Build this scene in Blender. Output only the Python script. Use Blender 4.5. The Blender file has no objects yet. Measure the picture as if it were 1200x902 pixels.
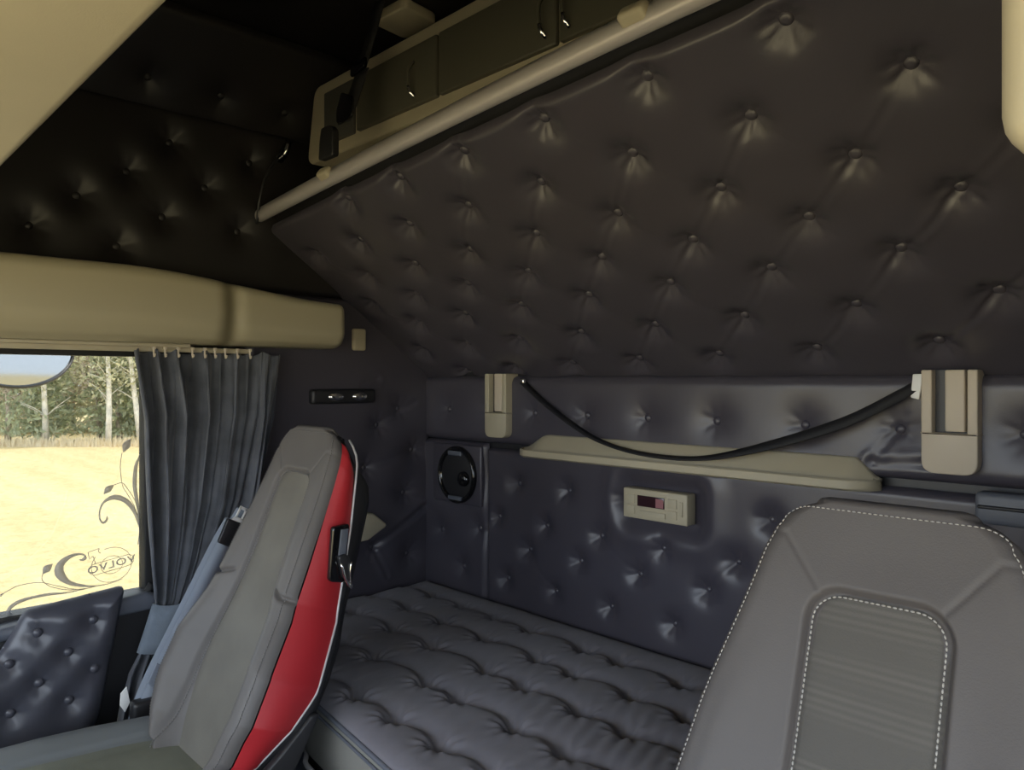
import bpy, bmesh, math, random
import numpy as np
from mathutils import Vector, Matrix

# ------------------------------------------------------------------ camera, world, light, exposure
H = 1.35                      # eye height above the cab floor; geometry below is written relative to eye height
YAW = math.radians(46)
scn = bpy.context.scene
cam_data = bpy.data.cameras.new('camera')
cam_data.sensor_width = 36.0
cam_data.lens = 880 / 1200 * 36.0
cam_data.shift_y = -6 / 1200
cam_data.clip_start = 0.02
cam_data.clip_end = 500
cam = bpy.data.objects.new('camera', cam_data)
scn.collection.objects.link(cam)
cam.location = (0, 0, H)
cam.rotation_euler = (math.pi / 2, 0, YAW)
scn.camera = cam

scn.view_settings.view_transform = 'Standard'
scn.view_settings.look = 'None'
scn.view_settings.gamma = 1
scn.view_settings.use_curve_mapping = False
scn.view_settings.exposure = 2.2

world = bpy.data.worlds.new('overcast_sky')
scn.world = world
world.use_nodes = True
wn = world.node_tree
for n in list(wn.nodes):
    wn.nodes.remove(n)
w_out = wn.nodes.new('ShaderNodeOutputWorld')
w_bg = wn.nodes.new('ShaderNodeBackground')
w_bg.inputs['Color'].default_value = (0.78, 0.88, 1.0, 1)
w_bg.inputs['Strength'].default_value = 1.1
wn.links.new(w_bg.outputs[0], w_out.inputs[0])
sun_d = bpy.data.lights.new('hazy_sun', 'SUN')
sun_d.energy = 3.0
sun_d.angle = math.radians(8)
sun_d.color = (1.0, 0.97, 0.93)
sun = bpy.data.objects.new('hazy_sun', sun_d)
scn.collection.objects.link(sun)
sun.rotation_euler = Vector((-0.33, -0.60, -0.73)).to_track_quat('-Z', 'Y').to_euler()
scn.cycles.max_bounces = 10
scn.cycles.diffuse_bounces = 6
scn.cycles.glossy_bounces = 5
scn.cycles.transmission_bounces = 8
scn.cycles.transparent_max_bounces = 12


def portal(loc, direction, sx, sy):
    """Cycles light portal filling a real opening (gives no light of its own)."""
    l = bpy.data.lights.new('window_portal', 'AREA')
    l.shape = 'RECTANGLE'
    l.size = sx
    l.size_y = sy
    l.cycles.is_portal = True
    o = bpy.data.objects.new('window_portal', l)
    scn.collection.objects.link(o)
    o.location = (loc[0], loc[1], loc[2] + H)
    o.rotation_euler = Vector(direction).to_track_quat('-Z', 'Z').to_euler()


portal((-1.03, -0.72, -0.16), (0, 1, 0), 2.34, 0.88)
portal((0.24, 0.05, -0.19), (-1, 0, 0), 1.2, 0.86)
portal((-2.27, 0.2, -0.24), (1, 0, 0), 1.3, 0.66)

# ------------------------------------------------------------------ helpers
rng = np.random.default_rng(7)
random.seed(7)


def ray(px, py):
    r = px - 600
    return np.array([-math.sin(YAW) * 880 + math.cos(YAW) * r,
                     math.cos(YAW) * 880 + math.sin(YAW) * r, 445.0 - py])


def PX(px, py, x):
    d = ray(px, py); return d * (x / d[0])


def PY(px, py, y):
    d = ray(px, py); return d * (y / d[1])


def PZ(px, py, z):
    d = ray(px, py); return d * (z / d[2])


def merge(*geos):
    V, F, off = [], [], 0
    for v, f in geos:
        v = np.asarray(v, float)
        V.append(v)
        F += [tuple(i + off for i in q) for q in f]
        off += len(v)
    return np.vstack(V), F


def mk(name, geo, mat, parent=None, smooth=True, angle=None, local=False):
    """One mesh object. Geometry is in cab coordinates unless local=True."""
    v, f = geo
    v = np.asarray(v, float)
    if parent is not None and not local:
        v = v - np.array(parent['_org'])
    me = bpy.data.meshes.new(name)
    me.from_pydata(v.tolist(), [], f)
    me.validate()
    me.update()
    if smooth:
        me.polygons.foreach_set('use_smooth', [True] * len(me.polygons))
        if angle is not None:
            me.set_sharp_from_angle(angle=math.radians(angle))
    me.materials.append(mat)
    o = bpy.data.objects.new(name, me)
    scn.collection.objects.link(o)
    if parent is not None:
        o.parent = parent
        if not local:
            o['_org'] = parent['_org']
    else:
        c = (v.min(0) + v.max(0)) / 2
        c[2] = v[:, 2].min()
        me.transform(Matrix.Translation(-Vector(c)))
        o.location = Vector(c)
        o['_org'] = [float(a) for a in c]
    return o


def sub(o):
    """children of a part: geometry is expressed against the part's own origin"""
    return o


def thing(name, label, cat, loc, group=None):
    o = bpy.data.objects.new(name, None)
    o.empty_display_size = 0.05
    scn.collection.objects.link(o)
    o.location = loc
    o['_org'] = [float(a) for a in loc]
    tag(o, label, cat, group)
    return o


def tag(o, label=None, cat=None, group=None, kind=None):
    if label: o['label'] = label
    if cat: o['category'] = cat
    if group: o['group'] = group
    if kind: o['kind'] = kind
    return o


def place_copy(name, mesh, loc, parent, rot=None):
    o = bpy.data.objects.new(name, mesh)
    scn.collection.objects.link(o)
    o.parent = parent
    o.location = np.asarray(loc, float) - np.array(parent['_org'])
    if rot is not None:
        o.rotation_euler = rot
    return o


def box(x0, x1, y0, y1, z0, z1, bev=0.0, seg=3):
    bm = bmesh.new()
    bmesh.ops.create_cube(bm, size=1)
    bmesh.ops.scale(bm, vec=(x1 - x0, y1 - y0, z1 - z0), verts=bm.verts)
    bmesh.ops.translate(bm, vec=((x0 + x1) / 2, (y0 + y1) / 2, (z0 + z1) / 2), verts=bm.verts)
    if bev > 0:
        bmesh.ops.bevel(bm, geom=list(bm.edges), offset=bev, segments=seg, profile=0.5, affect='EDGES')
    bm.verts.index_update()
    r = (np.array([v.co[:] for v in bm.verts]), [tuple(v.index for v in f.verts) for f in bm.faces])
    bm.free()
    return r


def prism(pts, ext, bev=0.0, seg=3):
    """planar polygon (3-D points) extruded by a vector, edges bevelled"""
    bm = bmesh.new()
    vs = [bm.verts.new(tuple(p)) for p in pts]
    f = bm.faces.new(vs)
    r = bmesh.ops.extrude_face_region(bm, geom=[f])
    bmesh.ops.translate(bm, vec=tuple(ext), verts=[g for g in r['geom'] if isinstance(g, bmesh.types.BMVert)])
    bmesh.ops.recalc_face_normals(bm, faces=bm.faces)
    if bev > 0:
        bmesh.ops.bevel(bm, geom=list(bm.edges), offset=bev, segments=seg, profile=0.5, affect='EDGES')
    bm.verts.index_update()
    r = (np.array([v.co[:] for v in bm.verts]), [tuple(v.index for v in f.verts) for f in bm.faces])
    bm.free()
    return r


def rounded(pts2, r, n=5):
    """rounded polygon in 2-D; r is a number or one per corner"""
    out, m = [], len(pts2)
    for i in range(m):
        a, b, c = (np.array(pts2[(i + k - 1) % m], float) for k in range(3))
        rr = r[i] if hasattr(r, '__len__') else r
        d1, d2 = (a - b) / np.linalg.norm(a - b), (c - b) / np.linalg.norm(c - b)
        rr = min(rr, 0.49 * np.linalg.norm(a - b), 0.49 * np.linalg.norm(c - b))
        for k in range(n + 1):
            t = k / n
            out.append((1 - t) ** 2 * (b + d1 * rr) + 2 * t * (1 - t) * b + t * t * (b + d2 * rr))
    return out


def gridfaces(nu, nv, off=0, flip=False):
    i = np.arange(nu - 1)[:, None] * nv + np.arange(nv - 1)[None, :] + off
    q = np.stack([i, i + nv, i + nv + 1, i + 1], -1).reshape(-1, 4)
    if flip: q = q[:, ::-1]
    return [tuple(a) for a in q.tolist()]


def grid(P, flip=False):
    """P is an array nu x nv x 3"""
    nu, nv = P.shape[:2]
    return P.reshape(-1, 3), gridfaces(nu, nv, 0, flip)


def tube(pts, r, sides=8, closed=False):
    pts = [Vector(p) for p in pts]
    n = len(pts)
    V, F = [], []
    up = None
    for i, p in enumerate(pts):
        a = pts[(i - 1) % n] if (closed or i > 0) else p
        b = pts[(i + 1) % n] if (closed or i < n - 1) else p
        t = (b - a).normalized()
        if up is None:
            up = t.orthogonal().normalized()
        up = (up - t * up.dot(t)).normalized()
        s = t.cross(up)
        rr = r[i] if hasattr(r, '__len__') else r
        for k in range(sides):
            w = 2 * math.pi * k / sides
            V.append(tuple(p + (up * math.cos(w) + s * math.sin(w)) * rr))
    m = n if closed else n - 1
    for i in range(m):
        for k in range(sides):
            a, b = i * sides + k, i * sides + (k + 1) % sides
            c, d = ((i + 1) % n) * sides + (k + 1) % sides, ((i + 1) % n) * sides + k
            F.append((a, b, c, d))
    if not closed:
        F.append(tuple(range(sides))[::-1])
        F.append(tuple((n - 1) * sides + k for k in range(sides)))
    return np.array(V), F


def smooth_path(pts, n=40):
    """Catmull-Rom through points (arrays of any dimension)"""
    P = [np.array(p, float) for p in pts]
    P = [2 * P[0] - P[1]] + P + [2 * P[-1] - P[-2]]
    out = []
    m = len(P) - 3
    per = max(2, n // m)
    for i in range(m):
        a, b, c, d = P[i:i + 4]
        for k in range(per):
            t = k / per
            out.append(0.5 * ((2 * b) + (-a + c) * t + (2 * a - 5 * b + 4 * c - d) * t * t + (-a + 3 * b - 3 * c + d) * t ** 3))
    out.append(P[-2])
    return out


def band(pts, wdir, w, thick=0.0015):
    """flat webbing: a strip along pts, width w (number or list) in direction wdir (vector or list)"""
    pts = np.array(pts, float)
    n = len(pts)
    W = np.array(wdir, float)
    if W.ndim == 1: W = np.repeat(W[None], n, 0)
    W = W / np.linalg.norm(W, axis=1)[:, None]
    w = np.full(n, w) if np.isscalar(w) else np.array(w)
    T = np.gradient(pts, axis=0)
    N = np.cross(T, W)
    N /= np.linalg.norm(N, axis=1)[:, None] + 1e-9
    a, b = pts - W * w[:, None] / 2, pts + W * w[:, None] / 2
    h = N * thick / 2
    V = np.stack([a - h, b - h, b + h, a + h], 1).reshape(-1, 3)
    F = []
    for i in range(n - 1):
        for k in range(4):
            F.append((i * 4 + k, i * 4 + (k + 1) % 4, (i + 1) * 4 + (k + 1) % 4, (i + 1) * 4 + k))
    F += [(3, 2, 1, 0), tuple((n - 1) * 4 + k for k in range(4))]
    return V, F


def dome(r, h, n=14, m=5):
    """upholstery button: axis +Z, base slightly below zero"""
    V = [(0, 0, h)]
    for i in range(1, m + 1):
        a = i / m * math.pi * 0.55
        for k in range(n):
            w = 2 * math.pi * k / n
            V.append((r * math.sin(a) * math.cos(w), r * math.sin(a) * math.sin(w), h * math.cos(a)))
    F = [(0, 1 + k, 1 + (k + 1) % n) for k in range(n)]
    for i in range(m - 1):
        for k in range(n):
            a, b = 1 + i * n + k, 1 + i * n + (k + 1) % n
            F.append((a, a + n, b + n, b))
    F.append(tuple(1 + (m - 1) * n + k for k in range(n))[::-1])
    return np.array(V), F


def sstep(a, b, x):
    t = np.clip((x - a) / (b - a), 0, 1)
    return t * t * (3 - 2 * t)


def wavefield(u, v, seed, scale, n=10):
    g = np.random.default_rng(seed)
    s = np.zeros_like(u)
    for _ in range(n):
        a = g.uniform(0, 2 * math.pi); k = scale * g.uniform(0.6, 1.8)
        s = s + np.sin(k * (u * math.cos(a) + v * math.sin(a)) + g.uniform(0, 6.28))
    return s / n


def segdist(u, v, a, b):
    a = np.array(a); b = np.array(b); d = b - a; L2 = d @ d + 1e-12
    t = np.clip(((u - a[0]) * d[0] + (v - a[1]) * d[1]) / L2, 0, 1)
    return np.hypot(u - (a[0] + t * d[0]), v - (a[1] + t * d[1])), t


def quilt_h(u, v, btn, A=0.016, w=0.022, B=0.010, wb=0.055, creases=(), noise=0.0015, seed=1, pl=0.11):
    h = wavefield(u, v, seed, 14) * noise * 2
    for (bu, bv) in btn:
        r = np.hypot(u - bu, v - bv)
        m = r < 0.2
        rr = r[m]
        th = np.arctan2(v[m] - bv, u[m] - bu)
        ple = 1 + pl * np.sin(7 * th + bu * 40 + bv * 31) * np.exp(-((rr - 0.028) / 0.018) ** 2)
        h[m] -= (A * np.exp(-rr / w) + B * np.exp(-(rr / wb) ** 2)) * ple
    for (a, b, dep, wid) in creases:
        d, t = segdist(u, v, a, b)
        sag = np.sin(np.pi * t)
        h -= dep * (1 - 0.55 * sag) * np.exp(-(d / wid) ** 2)
        h += dep * 0.5 * np.exp(-((d - 2.0 * wid) / wid) ** 2) * (1 - 0.4 * sag)
    return h


def neighbours(btn, lo, hi, seed=3, pick=None):
    out = []
    g = random.Random(seed)
    for i, a in enumerate(btn):
        for b in btn[i + 1:]:
            d = math.hypot(a[0] - b[0], a[1] - b[1])
            if lo < d < hi:
                s = pick(a, b, g) if pick else g.uniform(0.0006, 0.002)
                if s > 0:
                    out.append((a, b, s, 0.006))
    return out


def quilted(name, O, U, V, N, u0, u1, v0, v1, res, btn, mat, parent, hfun=None, vmaxf=None, roll=0.018,
            creases=(), hole=None, A=0.016, w=0.022, B=0.010, wb=0.055, seed=1, btn_r=0.0115, noise=0.0015):
    """Buttoned padded panel in the frame O,U,V,N with its buttons as children."""
    O, U, V, N = (np.array(a, float) for a in (O, U, V, N))
    nu, nv = int((u1 - u0) / res) + 1, int((v1 - v0) / res) + 1
    a = np.linspace(0, 1, nu)[:, None] * np.ones(nv)[None]
    b = np.ones(nu)[:, None] * np.linspace(0, 1, nv)[None]
    u = u0 + a * (u1 - u0)
    top = vmaxf(u) if vmaxf else v1
    v = v0 + b * (top - v0)
    h = quilt_h(u, v, btn, A, w, B, wb, creases, noise, seed)
    if hfun is not None:
        h = h + hfun(u, v)
    e = np.minimum(np.minimum(u - u0, u1 - u), np.minimum(v - v0, top - v))
    e = np.clip(e / roll, 0, 1)
    h = h - 0.022 * (1 - np.sqrt(np.clip(1 - (1 - e) ** 2, 0, 1)))
    P = O + u[..., None] * U + v[..., None] * V + h[..., None] * N
    flip = np.dot(np.cross(U, V), N) < 0
    o = mk(name, grid(P, flip), mat, parent)
    bg = dome(btn_r, btn_r * 0.62)
    q = Vector(N).to_track_quat('Z', 'Y').to_euler()
    bme = bpy.data.meshes.new('button')
    bme.from_pydata(bg[0].tolist(), [], bg[1]); bme.update()
    bme.polygons.foreach_set('use_smooth', [True] * len(bme.polygons))
    bme.materials.append(mat)
    for (bu, bv) in btn:
        if bv > (float(vmaxf(np.array(bu))) if vmaxf else v1) - 0.01: continue
        hh = quilt_h(np.array([[bu]]), np.array([[bv]]), btn, A, w, B, wb, (), noise, seed)[0, 0]
        if hfun is not None: hh += float(hfun(np.array([[bu]]), np.array([[bv]]))[0, 0])
        place_copy('button', bme, O + bu * U + bv * V + (hh + 0.003) * N, o, q)
    return o


# ------------------------------------------------------------------ materials
def mat(name, col, rough=0.5, metal=0.0, spec=0.5, bump=None, bscale=200, bstr=0.1, var=0.0, vscale=6,
        col2=None, coat=0.0, sheen=0.0, rvar=0.0):
    m = bpy.data.materials.new(name)
    m.use_nodes = True
    nt = m.node_tree
    p = nt.nodes['Principled BSDF']
    p.inputs['Base Color'].default_value = (*col, 1)
    p.inputs['Roughness'].default_value = rough
    p.inputs['Metallic'].default_value = metal
    p.inputs['Specular IOR Level'].default_value = spec
    p.inputs['Coat Weight'].default_value = coat
    if sheen:
        p.inputs['Sheen Weight'].default_value = sheen
        p.inputs['Sheen Roughness'].default_value = 0.5
    tc = nt.nodes.new('ShaderNodeTexCoord')
    if var or col2 or rvar:
        nz = nt.nodes.new('ShaderNodeTexNoise')
        nz.inputs['Scale'].default_value = vscale
        nz.inputs['Detail'].default_value = 5
        nt.links.new(tc.outputs['Object'], nz.inputs['Vector'])
    if var or col2:
        mx = nt.nodes.new('ShaderNodeMix'); mx.data_type = 'RGBA'
        a = col; b = col2 if col2 else tuple(min(1, c * (1 + var)) for c in col)
        if not col2: a = tuple(c * (1 - var) for c in col)
        mx.inputs[6].default_value = (*a, 1); mx.inputs[7].default_value = (*b, 1)
        mr = nt.nodes.new('ShaderNodeMapRange')
        mr.inputs[1].default_value = 0.35; mr.inputs[2].default_value = 0.65
        nt.links.new(nz.outputs['Fac'], mr.inputs[0])
        nt.links.new(mr.outputs[0], mx.inputs[0])
        nt.links.new(mx.outputs[2], p.inputs['Base Color'])
    if rvar:
        mr = nt.nodes.new('ShaderNodeMapRange')
        mr.inputs[3].default_value = rough - rvar; mr.inputs[4].default_value = rough + rvar
        nt.links.new(nz.outputs['Fac'], mr.inputs[0]); nt.links.new(mr.outputs[0], p.inputs['Roughness'])
    if bump:
        if bump == 'noise':
            bt = nt.nodes.new('ShaderNodeTexNoise'); bt.inputs['Scale'].default_value = bscale
            bt.inputs['Detail'].default_value = 3; src = bt.outputs['Fac']
        elif bump == 'voronoi':
            bt = nt.nodes.new('ShaderNodeTexVoronoi'); bt.inputs['Scale'].default_value = bscale; src = bt.outputs['Distance']
        else:
            bt = nt.nodes.new('ShaderNodeTexWave'); bt.inputs['Scale'].default_value = bscale
            bt.bands_direction = bump; bt.inputs['Distortion'].default_value = 0.6; src = bt.outputs['Fac']
        nt.links.new(tc.outputs['Object'], bt.inputs['Vector'])
        bp = nt.nodes.new('ShaderNodeBump'); bp.inputs['Strength'].default_value = bstr
        bp.inputs['Distance'].default_value = 0.002
        nt.links.new(src, bp.inputs['Height']); nt.links.new(bp.outputs[0], p.inputs['Normal'])
    return m


M = {}
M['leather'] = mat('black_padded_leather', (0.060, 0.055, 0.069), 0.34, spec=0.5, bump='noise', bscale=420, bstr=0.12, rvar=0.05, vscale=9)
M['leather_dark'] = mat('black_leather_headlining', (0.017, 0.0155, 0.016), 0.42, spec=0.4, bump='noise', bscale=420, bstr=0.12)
M['black'] = mat('black_plastic', (0.016, 0.016, 0.018), 0.45, bump='noise', bscale=300, bstr=0.08)
M['gloss_black'] = mat('gloss_black_plastic', (0.006, 0.006, 0.007), 0.12, spec=0.6)
M['cream'] = mat('beige_plastic', (0.41, 0.365, 0.262), 0.5, bump='noise', bscale=500, bstr=0.06, var=0.04, vscale=5)
M['cream_tab'] = mat('pale_beige_plastic', (0.52, 0.45, 0.35), 0.5, bump='noise', bscale=500, bstr=0.05)
M['cabinet_door'] = mat('olive_grey_door', (0.085, 0.080, 0.058), 0.5, bump='noise', bscale=400, bstr=0.06)
M['door_dark'] = mat('grey_mesh_door', (0.06, 0.058, 0.05), 0.7, bump='voronoi', bscale=420, bstr=0.3)
M['rail'] = mat('satin_aluminium_rail', (0.50, 0.47, 0.46), 0.42, metal=0.35)
M['chrome'] = mat('chrome', (0.8, 0.8, 0.8), 0.12, metal=1.0)
M['silver_trim'] = mat('silver_piping', (0.55, 0.53, 0.53), 0.4, metal=0.2)
M['curtain'] = mat('dark_blue_grey_curtain', (0.092, 0.098, 0.114), 0.95, spec=0.15, bump='noise', bscale=260, bstr=0.35, var=0.22, vscale=14, sheen=0.25)
M['tieback'] = mat('blue_grey_tieback', (0.16, 0.19, 0.23), 0.9, spec=0.15, bump='noise', bscale=260, bstr=0.35, var=0.12, vscale=14, sheen=0.2)
M['belt'] = mat('grey_seat_belt_webbing', (0.20, 0.23, 0.28), 0.6, bump='Z', bscale=260, bstr=0.3)
M['strap'] = mat('black_strap_webbing', (0.012, 0.012, 0.014), 0.75, bump='noise', bscale=400, bstr=0.2)
M['seat_leather'] = mat('grey_brown_seat_leather', (0.079, 0.071, 0.070), 0.52, spec=0.35, bump='noise', bscale=500, bstr=0.12, var=0.05, vscale=5)
M['seat_leather_lit'] = mat('lighter_grey_seat_leather', (0.112, 0.103, 0.098), 0.52, spec=0.35, bump='noise', bscale=500, bstr=0.12, var=0.06, vscale=5)  # far seat: the brighter light there is put into the leather tone
M['red'] = mat('red_leather', (0.42, 0.022, 0.028), 0.42, bump='noise', bscale=450, bstr=0.08, var=0.06)
M['white_plastic'] = mat('white_plastic', (0.75, 0.75, 0.73), 0.4)
M['stitch'] = mat('light_grey_thread', (0.38, 0.36, 0.34), 0.7)
M['seam'] = mat('dark_seam', (0.03, 0.028, 0.027), 0.8)
M['mat_top'] = mat('grey_quilted_fabric', (0.172, 0.164, 0.186), 0.85, spec=0.2, bump='X', bscale=150, bstr=0.35, var=0.06, vscale=8, sheen=0.1)
M['mat_side'] = mat('grey_mattress_side', (0.21, 0.205, 0.185), 0.85, spec=0.2, bump='noise', bscale=300, bstr=0.25)
M['piping'] = mat('slate_blue_piping', (0.10, 0.11, 0.135), 0.7, bump='noise', bscale=300, bstr=0.2)
M['carpet'] = mat('charcoal_floor', (0.03, 0.03, 0.032), 0.95, bump='noise', bscale=300, bstr=0.4)
M['grey_plastic'] = mat('slate_grey_plastic', (0.10, 0.11, 0.135), 0.45, bump='noise', bscale=400, bstr=0.1)
M['decal'] = mat('grey_vinyl_decal', (0.30, 0.30, 0.31), 0.6)
M['decal_line'] = mat('thin_grey_vinyl_decal', (0.30, 0.28, 0.26), 0.6)
for _m in ('decal', 'decal_line'):
    nt_ = M[_m].node_tree; po = nt_.nodes['Principled BSDF']; po.inputs['Alpha'].default_value = 0.62 if _m == 'decal' else 0.5
M['rubber'] = mat('black_rubber_seal', (0.012, 0.012, 0.013), 0.7)
M['mirror'] = mat('mirror_glass', (0.42, 0.44, 0.47), 0.05, metal=1.0)
M['screen'] = mat('dark_display', (0.03, 0.012, 0.016), 0.15)
M['bark'] = mat('grey_bark', (0.45, 0.38, 0.32), 0.9, bump='noise', bscale=12, bstr=0.5, var=0.3, vscale=8)
M['birch'] = mat('pale_birch_bark', (0.75, 0.72, 0.66), 0.8, var=0.2, vscale=5)
M['leaf_green'] = mat('spruce_needles', (0.45, 0.49, 0.34), 0.8, var=0.4, vscale=1.5)
M['leaf_brown'] = mat('bare_brown_twigs', (0.60, 0.52, 0.44), 0.9, var=0.35, vscale=2)
M['leaf_yellow'] = mat('yellow_green_leaves', (0.58, 0.57, 0.40), 0.8, var=0.3, vscale=2)


def fabric_insert():
    m = mat('ribbed_grey_seat_fabric', (0.12, 0.12, 0.112), 0.9, spec=0.2)
    nt = m.node_tree
    p = nt.nodes['Principled BSDF']
    tc = [n for n in nt.nodes if n.type == 'TEX_COORD'][0]
    mp = nt.nodes.new('ShaderNodeMapping'); mp.inputs['Rotation'].default_value = (0.33, 0, 0)
    nt.links.new(tc.outputs['Object'], mp.inputs['Vector'])
    w1 = nt.nodes.new('ShaderNodeTexWave'); w1.bands_direction = 'Z'; w1.inputs['Scale'].default_value = 36
    w1.inputs['Distortion'].default_value = 0.3
    nz = nt.nodes.new('ShaderNodeTexNoise'); nz.inputs['Scale'].default_value = 1.0; nz.inputs['Detail'].default_value = 2
    mp2 = nt.nodes.new('ShaderNodeMapping'); mp2.inputs['Scale'].default_value = (1.5, 1.5, 26)
    mp2.inputs['Rotation'].default_value = (0.33, 0, 0)
    nt.links.new(tc.outputs['Object'], mp2.inputs['Vector'])
    nt.links.new(mp2.outputs[0], nz.inputs['Vector'])
    nt.links.new(mp.outputs[0], w1.inputs['Vector'])
    mu = nt.nodes.new('ShaderNodeMath'); mu.operation = 'MULTIPLY'
    mr = nt.nodes.new('ShaderNodeMapRange'); mr.inputs[1].default_value = 0.42; mr.inputs[2].default_value = 0.6
    nt.links.new(nz.outputs['Fac'], mr.inputs[0])
    nt.links.new(w1.outputs['Fac'], mu.inputs[0]); nt.links.new(mr.outputs[0], mu.inputs[1])
    mx = nt.nodes.new('ShaderNodeMix'); mx.data_type = 'RGBA'
    mx.inputs[6].default_value = (0.088, 0.083, 0.077, 1); mx.inputs[7].default_value = (0.112, 0.105, 0.096, 1)
    nt.links.new(mu.outputs[0], mx.inputs[0]); nt.links.new(mx.outputs[2], p.inputs['Base Color'])
    n2 = nt.nodes.new('ShaderNodeTexNoise'); n2.inputs['Scale'].default_value = 420
    nt.links.new(tc.outputs['Object'], n2.inputs['Vector'])
    bp = nt.nodes.new('ShaderNodeBump'); bp.inputs['Strength'].default_value = 0.35; bp.inputs['Distance'].default_value = 0.002
    nt.links.new(n2.outputs['Fac'], bp.inputs['Height']); nt.links.new(bp.outputs[0], p.inputs['Normal'])
    return m


M['insert'] = fabric_insert()
M['plain_insert'] = mat('plain_grey_beige_seat_cloth', (0.145, 0.136, 0.118), 0.75, spec=0.25, bump='noise', bscale=420, bstr=0.2, var=0.10, vscale=7)  # plain grey-beige tone, lighter than the ribbed insert
M['cushion_cloth'] = mat('grey_green_cushion_cloth', (0.165, 0.17, 0.135), 0.85, spec=0.2, bump='noise', bscale=420, bstr=0.25, var=0.12, vscale=9)  # cloth tone raised to stand in for side-window light on the cushion
M['cushion_leather'] = mat('slate_grey_cushion_leather', (0.15, 0.16, 0.165), 0.45, spec=0.45, bump='noise', bscale=500, bstr=0.12)  # lighter than the backrest leather: side-window light painted into the colour
M['stitch_dim'] = mat('grey_thread', (0.17, 0.16, 0.155), 0.7)


def glass_mat():
    m = bpy.data.materials.new('tinted_side_glass')
    m.use_nodes = True
    nt = m.node_tree
    for n in list(nt.nodes): nt.nodes.remove(n)
    o = nt.nodes.new('ShaderNodeOutputMaterial')
    t = nt.nodes.new('ShaderNodeBsdfTransparent'); t.inputs[0].default_value = (0.60, 0.60, 0.58, 1)
    g = nt.nodes.new('ShaderNodeBsdfGlossy'); g.inputs['Roughness'].default_value = 0.02
    mx = nt.nodes.new('ShaderNodeMixShader'); fr = nt.nodes.new('ShaderNodeFresnel'); fr.inputs[0].default_value = 1.45
    nt.links.new(fr.outputs[0], mx.inputs[0]); nt.links.new(t.outputs[0], mx.inputs[1]); nt.links.new(g.outputs[0], mx.inputs[2])
    nt.links.new(mx.outputs[0], o.inputs[0])
    return m


M['glass'] = glass_mat()


def field_mat():
    m = bpy.data.materials.new('yellow_stubble_field')
    m.use_nodes = True
    nt = m.node_tree
    p = nt.nodes['Principled BSDF']; p.inputs['Roughness'].default_value = 0.95; p.inputs['Specular IOR Level'].default_value = 0.1
    tc = nt.nodes.new('ShaderNodeTexCoord')
    mp = nt.nodes.new('ShaderNodeMapping'); mp.inputs['Rotation'].default_value = (0, 0, -YAW); mp.inputs['Scale'].default_value = (0.12, 1.2, 1)
    nt.links.new(tc.outputs['Object'], mp.inputs['Vector'])
    n1 = nt.nodes.new('ShaderNodeTexNoise'); n1.inputs['Scale'].default_value = 1.0; n1.inputs['Detail'].default_value = 6
    n2 = nt.nodes.new('ShaderNodeTexNoise'); n2.inputs['Scale'].default_value = 5; n2.inputs['Detail'].default_value = 6
    nt.links.new(mp.outputs[0], n1.inputs['Vector']); nt.links.new(tc.outputs['Object'], n2.inputs['Vector'])
    ad = nt.nodes.new('ShaderNodeMath'); ad.operation = 'ADD'
    nt.links.new(n1.outputs['Fac'], ad.inputs[0]); nt.links.new(n2.outputs['Fac'], ad.inputs[1])
    mr = nt.nodes.new('ShaderNodeMapRange'); mr.inputs[1].default_value = 0.75; mr.inputs[2].default_value = 1.2
    nt.links.new(ad.outputs[0], mr.inputs[0])
    mx = nt.nodes.new('ShaderNodeMix'); mx.data_type = 'RGBA'
    mx.inputs[6].default_value = (0.47, 0.372, 0.195, 1); mx.inputs[7].default_value = (0.58, 0.475, 0.27, 1)
    nt.links.new(mr.outputs[0], mx.inputs[0]); nt.links.new(mx.outputs[2], p.inputs['Base Color'])
    bp = nt.nodes.new('ShaderNodeBump'); bp.inputs['Strength'].default_value = 0.6; bp.inputs['Distance'].default_value = 0.1
    nt.links.new(n2.outputs['Fac'], bp.inputs['Height']); nt.links.new(bp.outputs[0], p.inputs['Normal'])
    return m


M['field'] = field_mat()

def leafy(key):
    nt = M[key].node_tree; p = nt.nodes['Principled BSDF']; out = nt.nodes['Material Output']
    tl = nt.nodes.new('ShaderNodeBsdfTranslucent'); mx = nt.nodes.new('ShaderNodeMixShader'); mx.inputs[0].default_value = 0.45
    for l in list(nt.links):
        if l.to_node == p and l.to_socket.name == 'Base Color': nt.links.new(l.from_socket, tl.inputs[0])
    nt.links.new(p.outputs[0], mx.inputs[1]); nt.links.new(tl.outputs[0], mx.inputs[2]); nt.links.new(mx.outputs[0], out.inputs[0])


for _k in ('leaf_green', 'leaf_brown', 'leaf_yellow'):
    leafy(_k)

# ------------------------------------------------------------------ cab shell (the setting)
XL, XR, YB, YF = -2.21, 0.15, 1.70, -0.62
ZF, ZC = -1.35, 0.98
WZ0, WZ1, WY0, WY1 = -0.588, 0.082, -0.45, 0.90       # far door window opening

fl = mk('floor', box(XL, XR, YF - 0.2, YB, ZF - 0.06, ZF), M['carpet'], smooth=False); tag(fl, kind='structure')
ce = mk('ceiling', box(XL, XR, YF - 0.2, YB, ZC, ZC + 0.06), M['leather_dark'], smooth=False); tag(ce, kind='structure')

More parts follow.
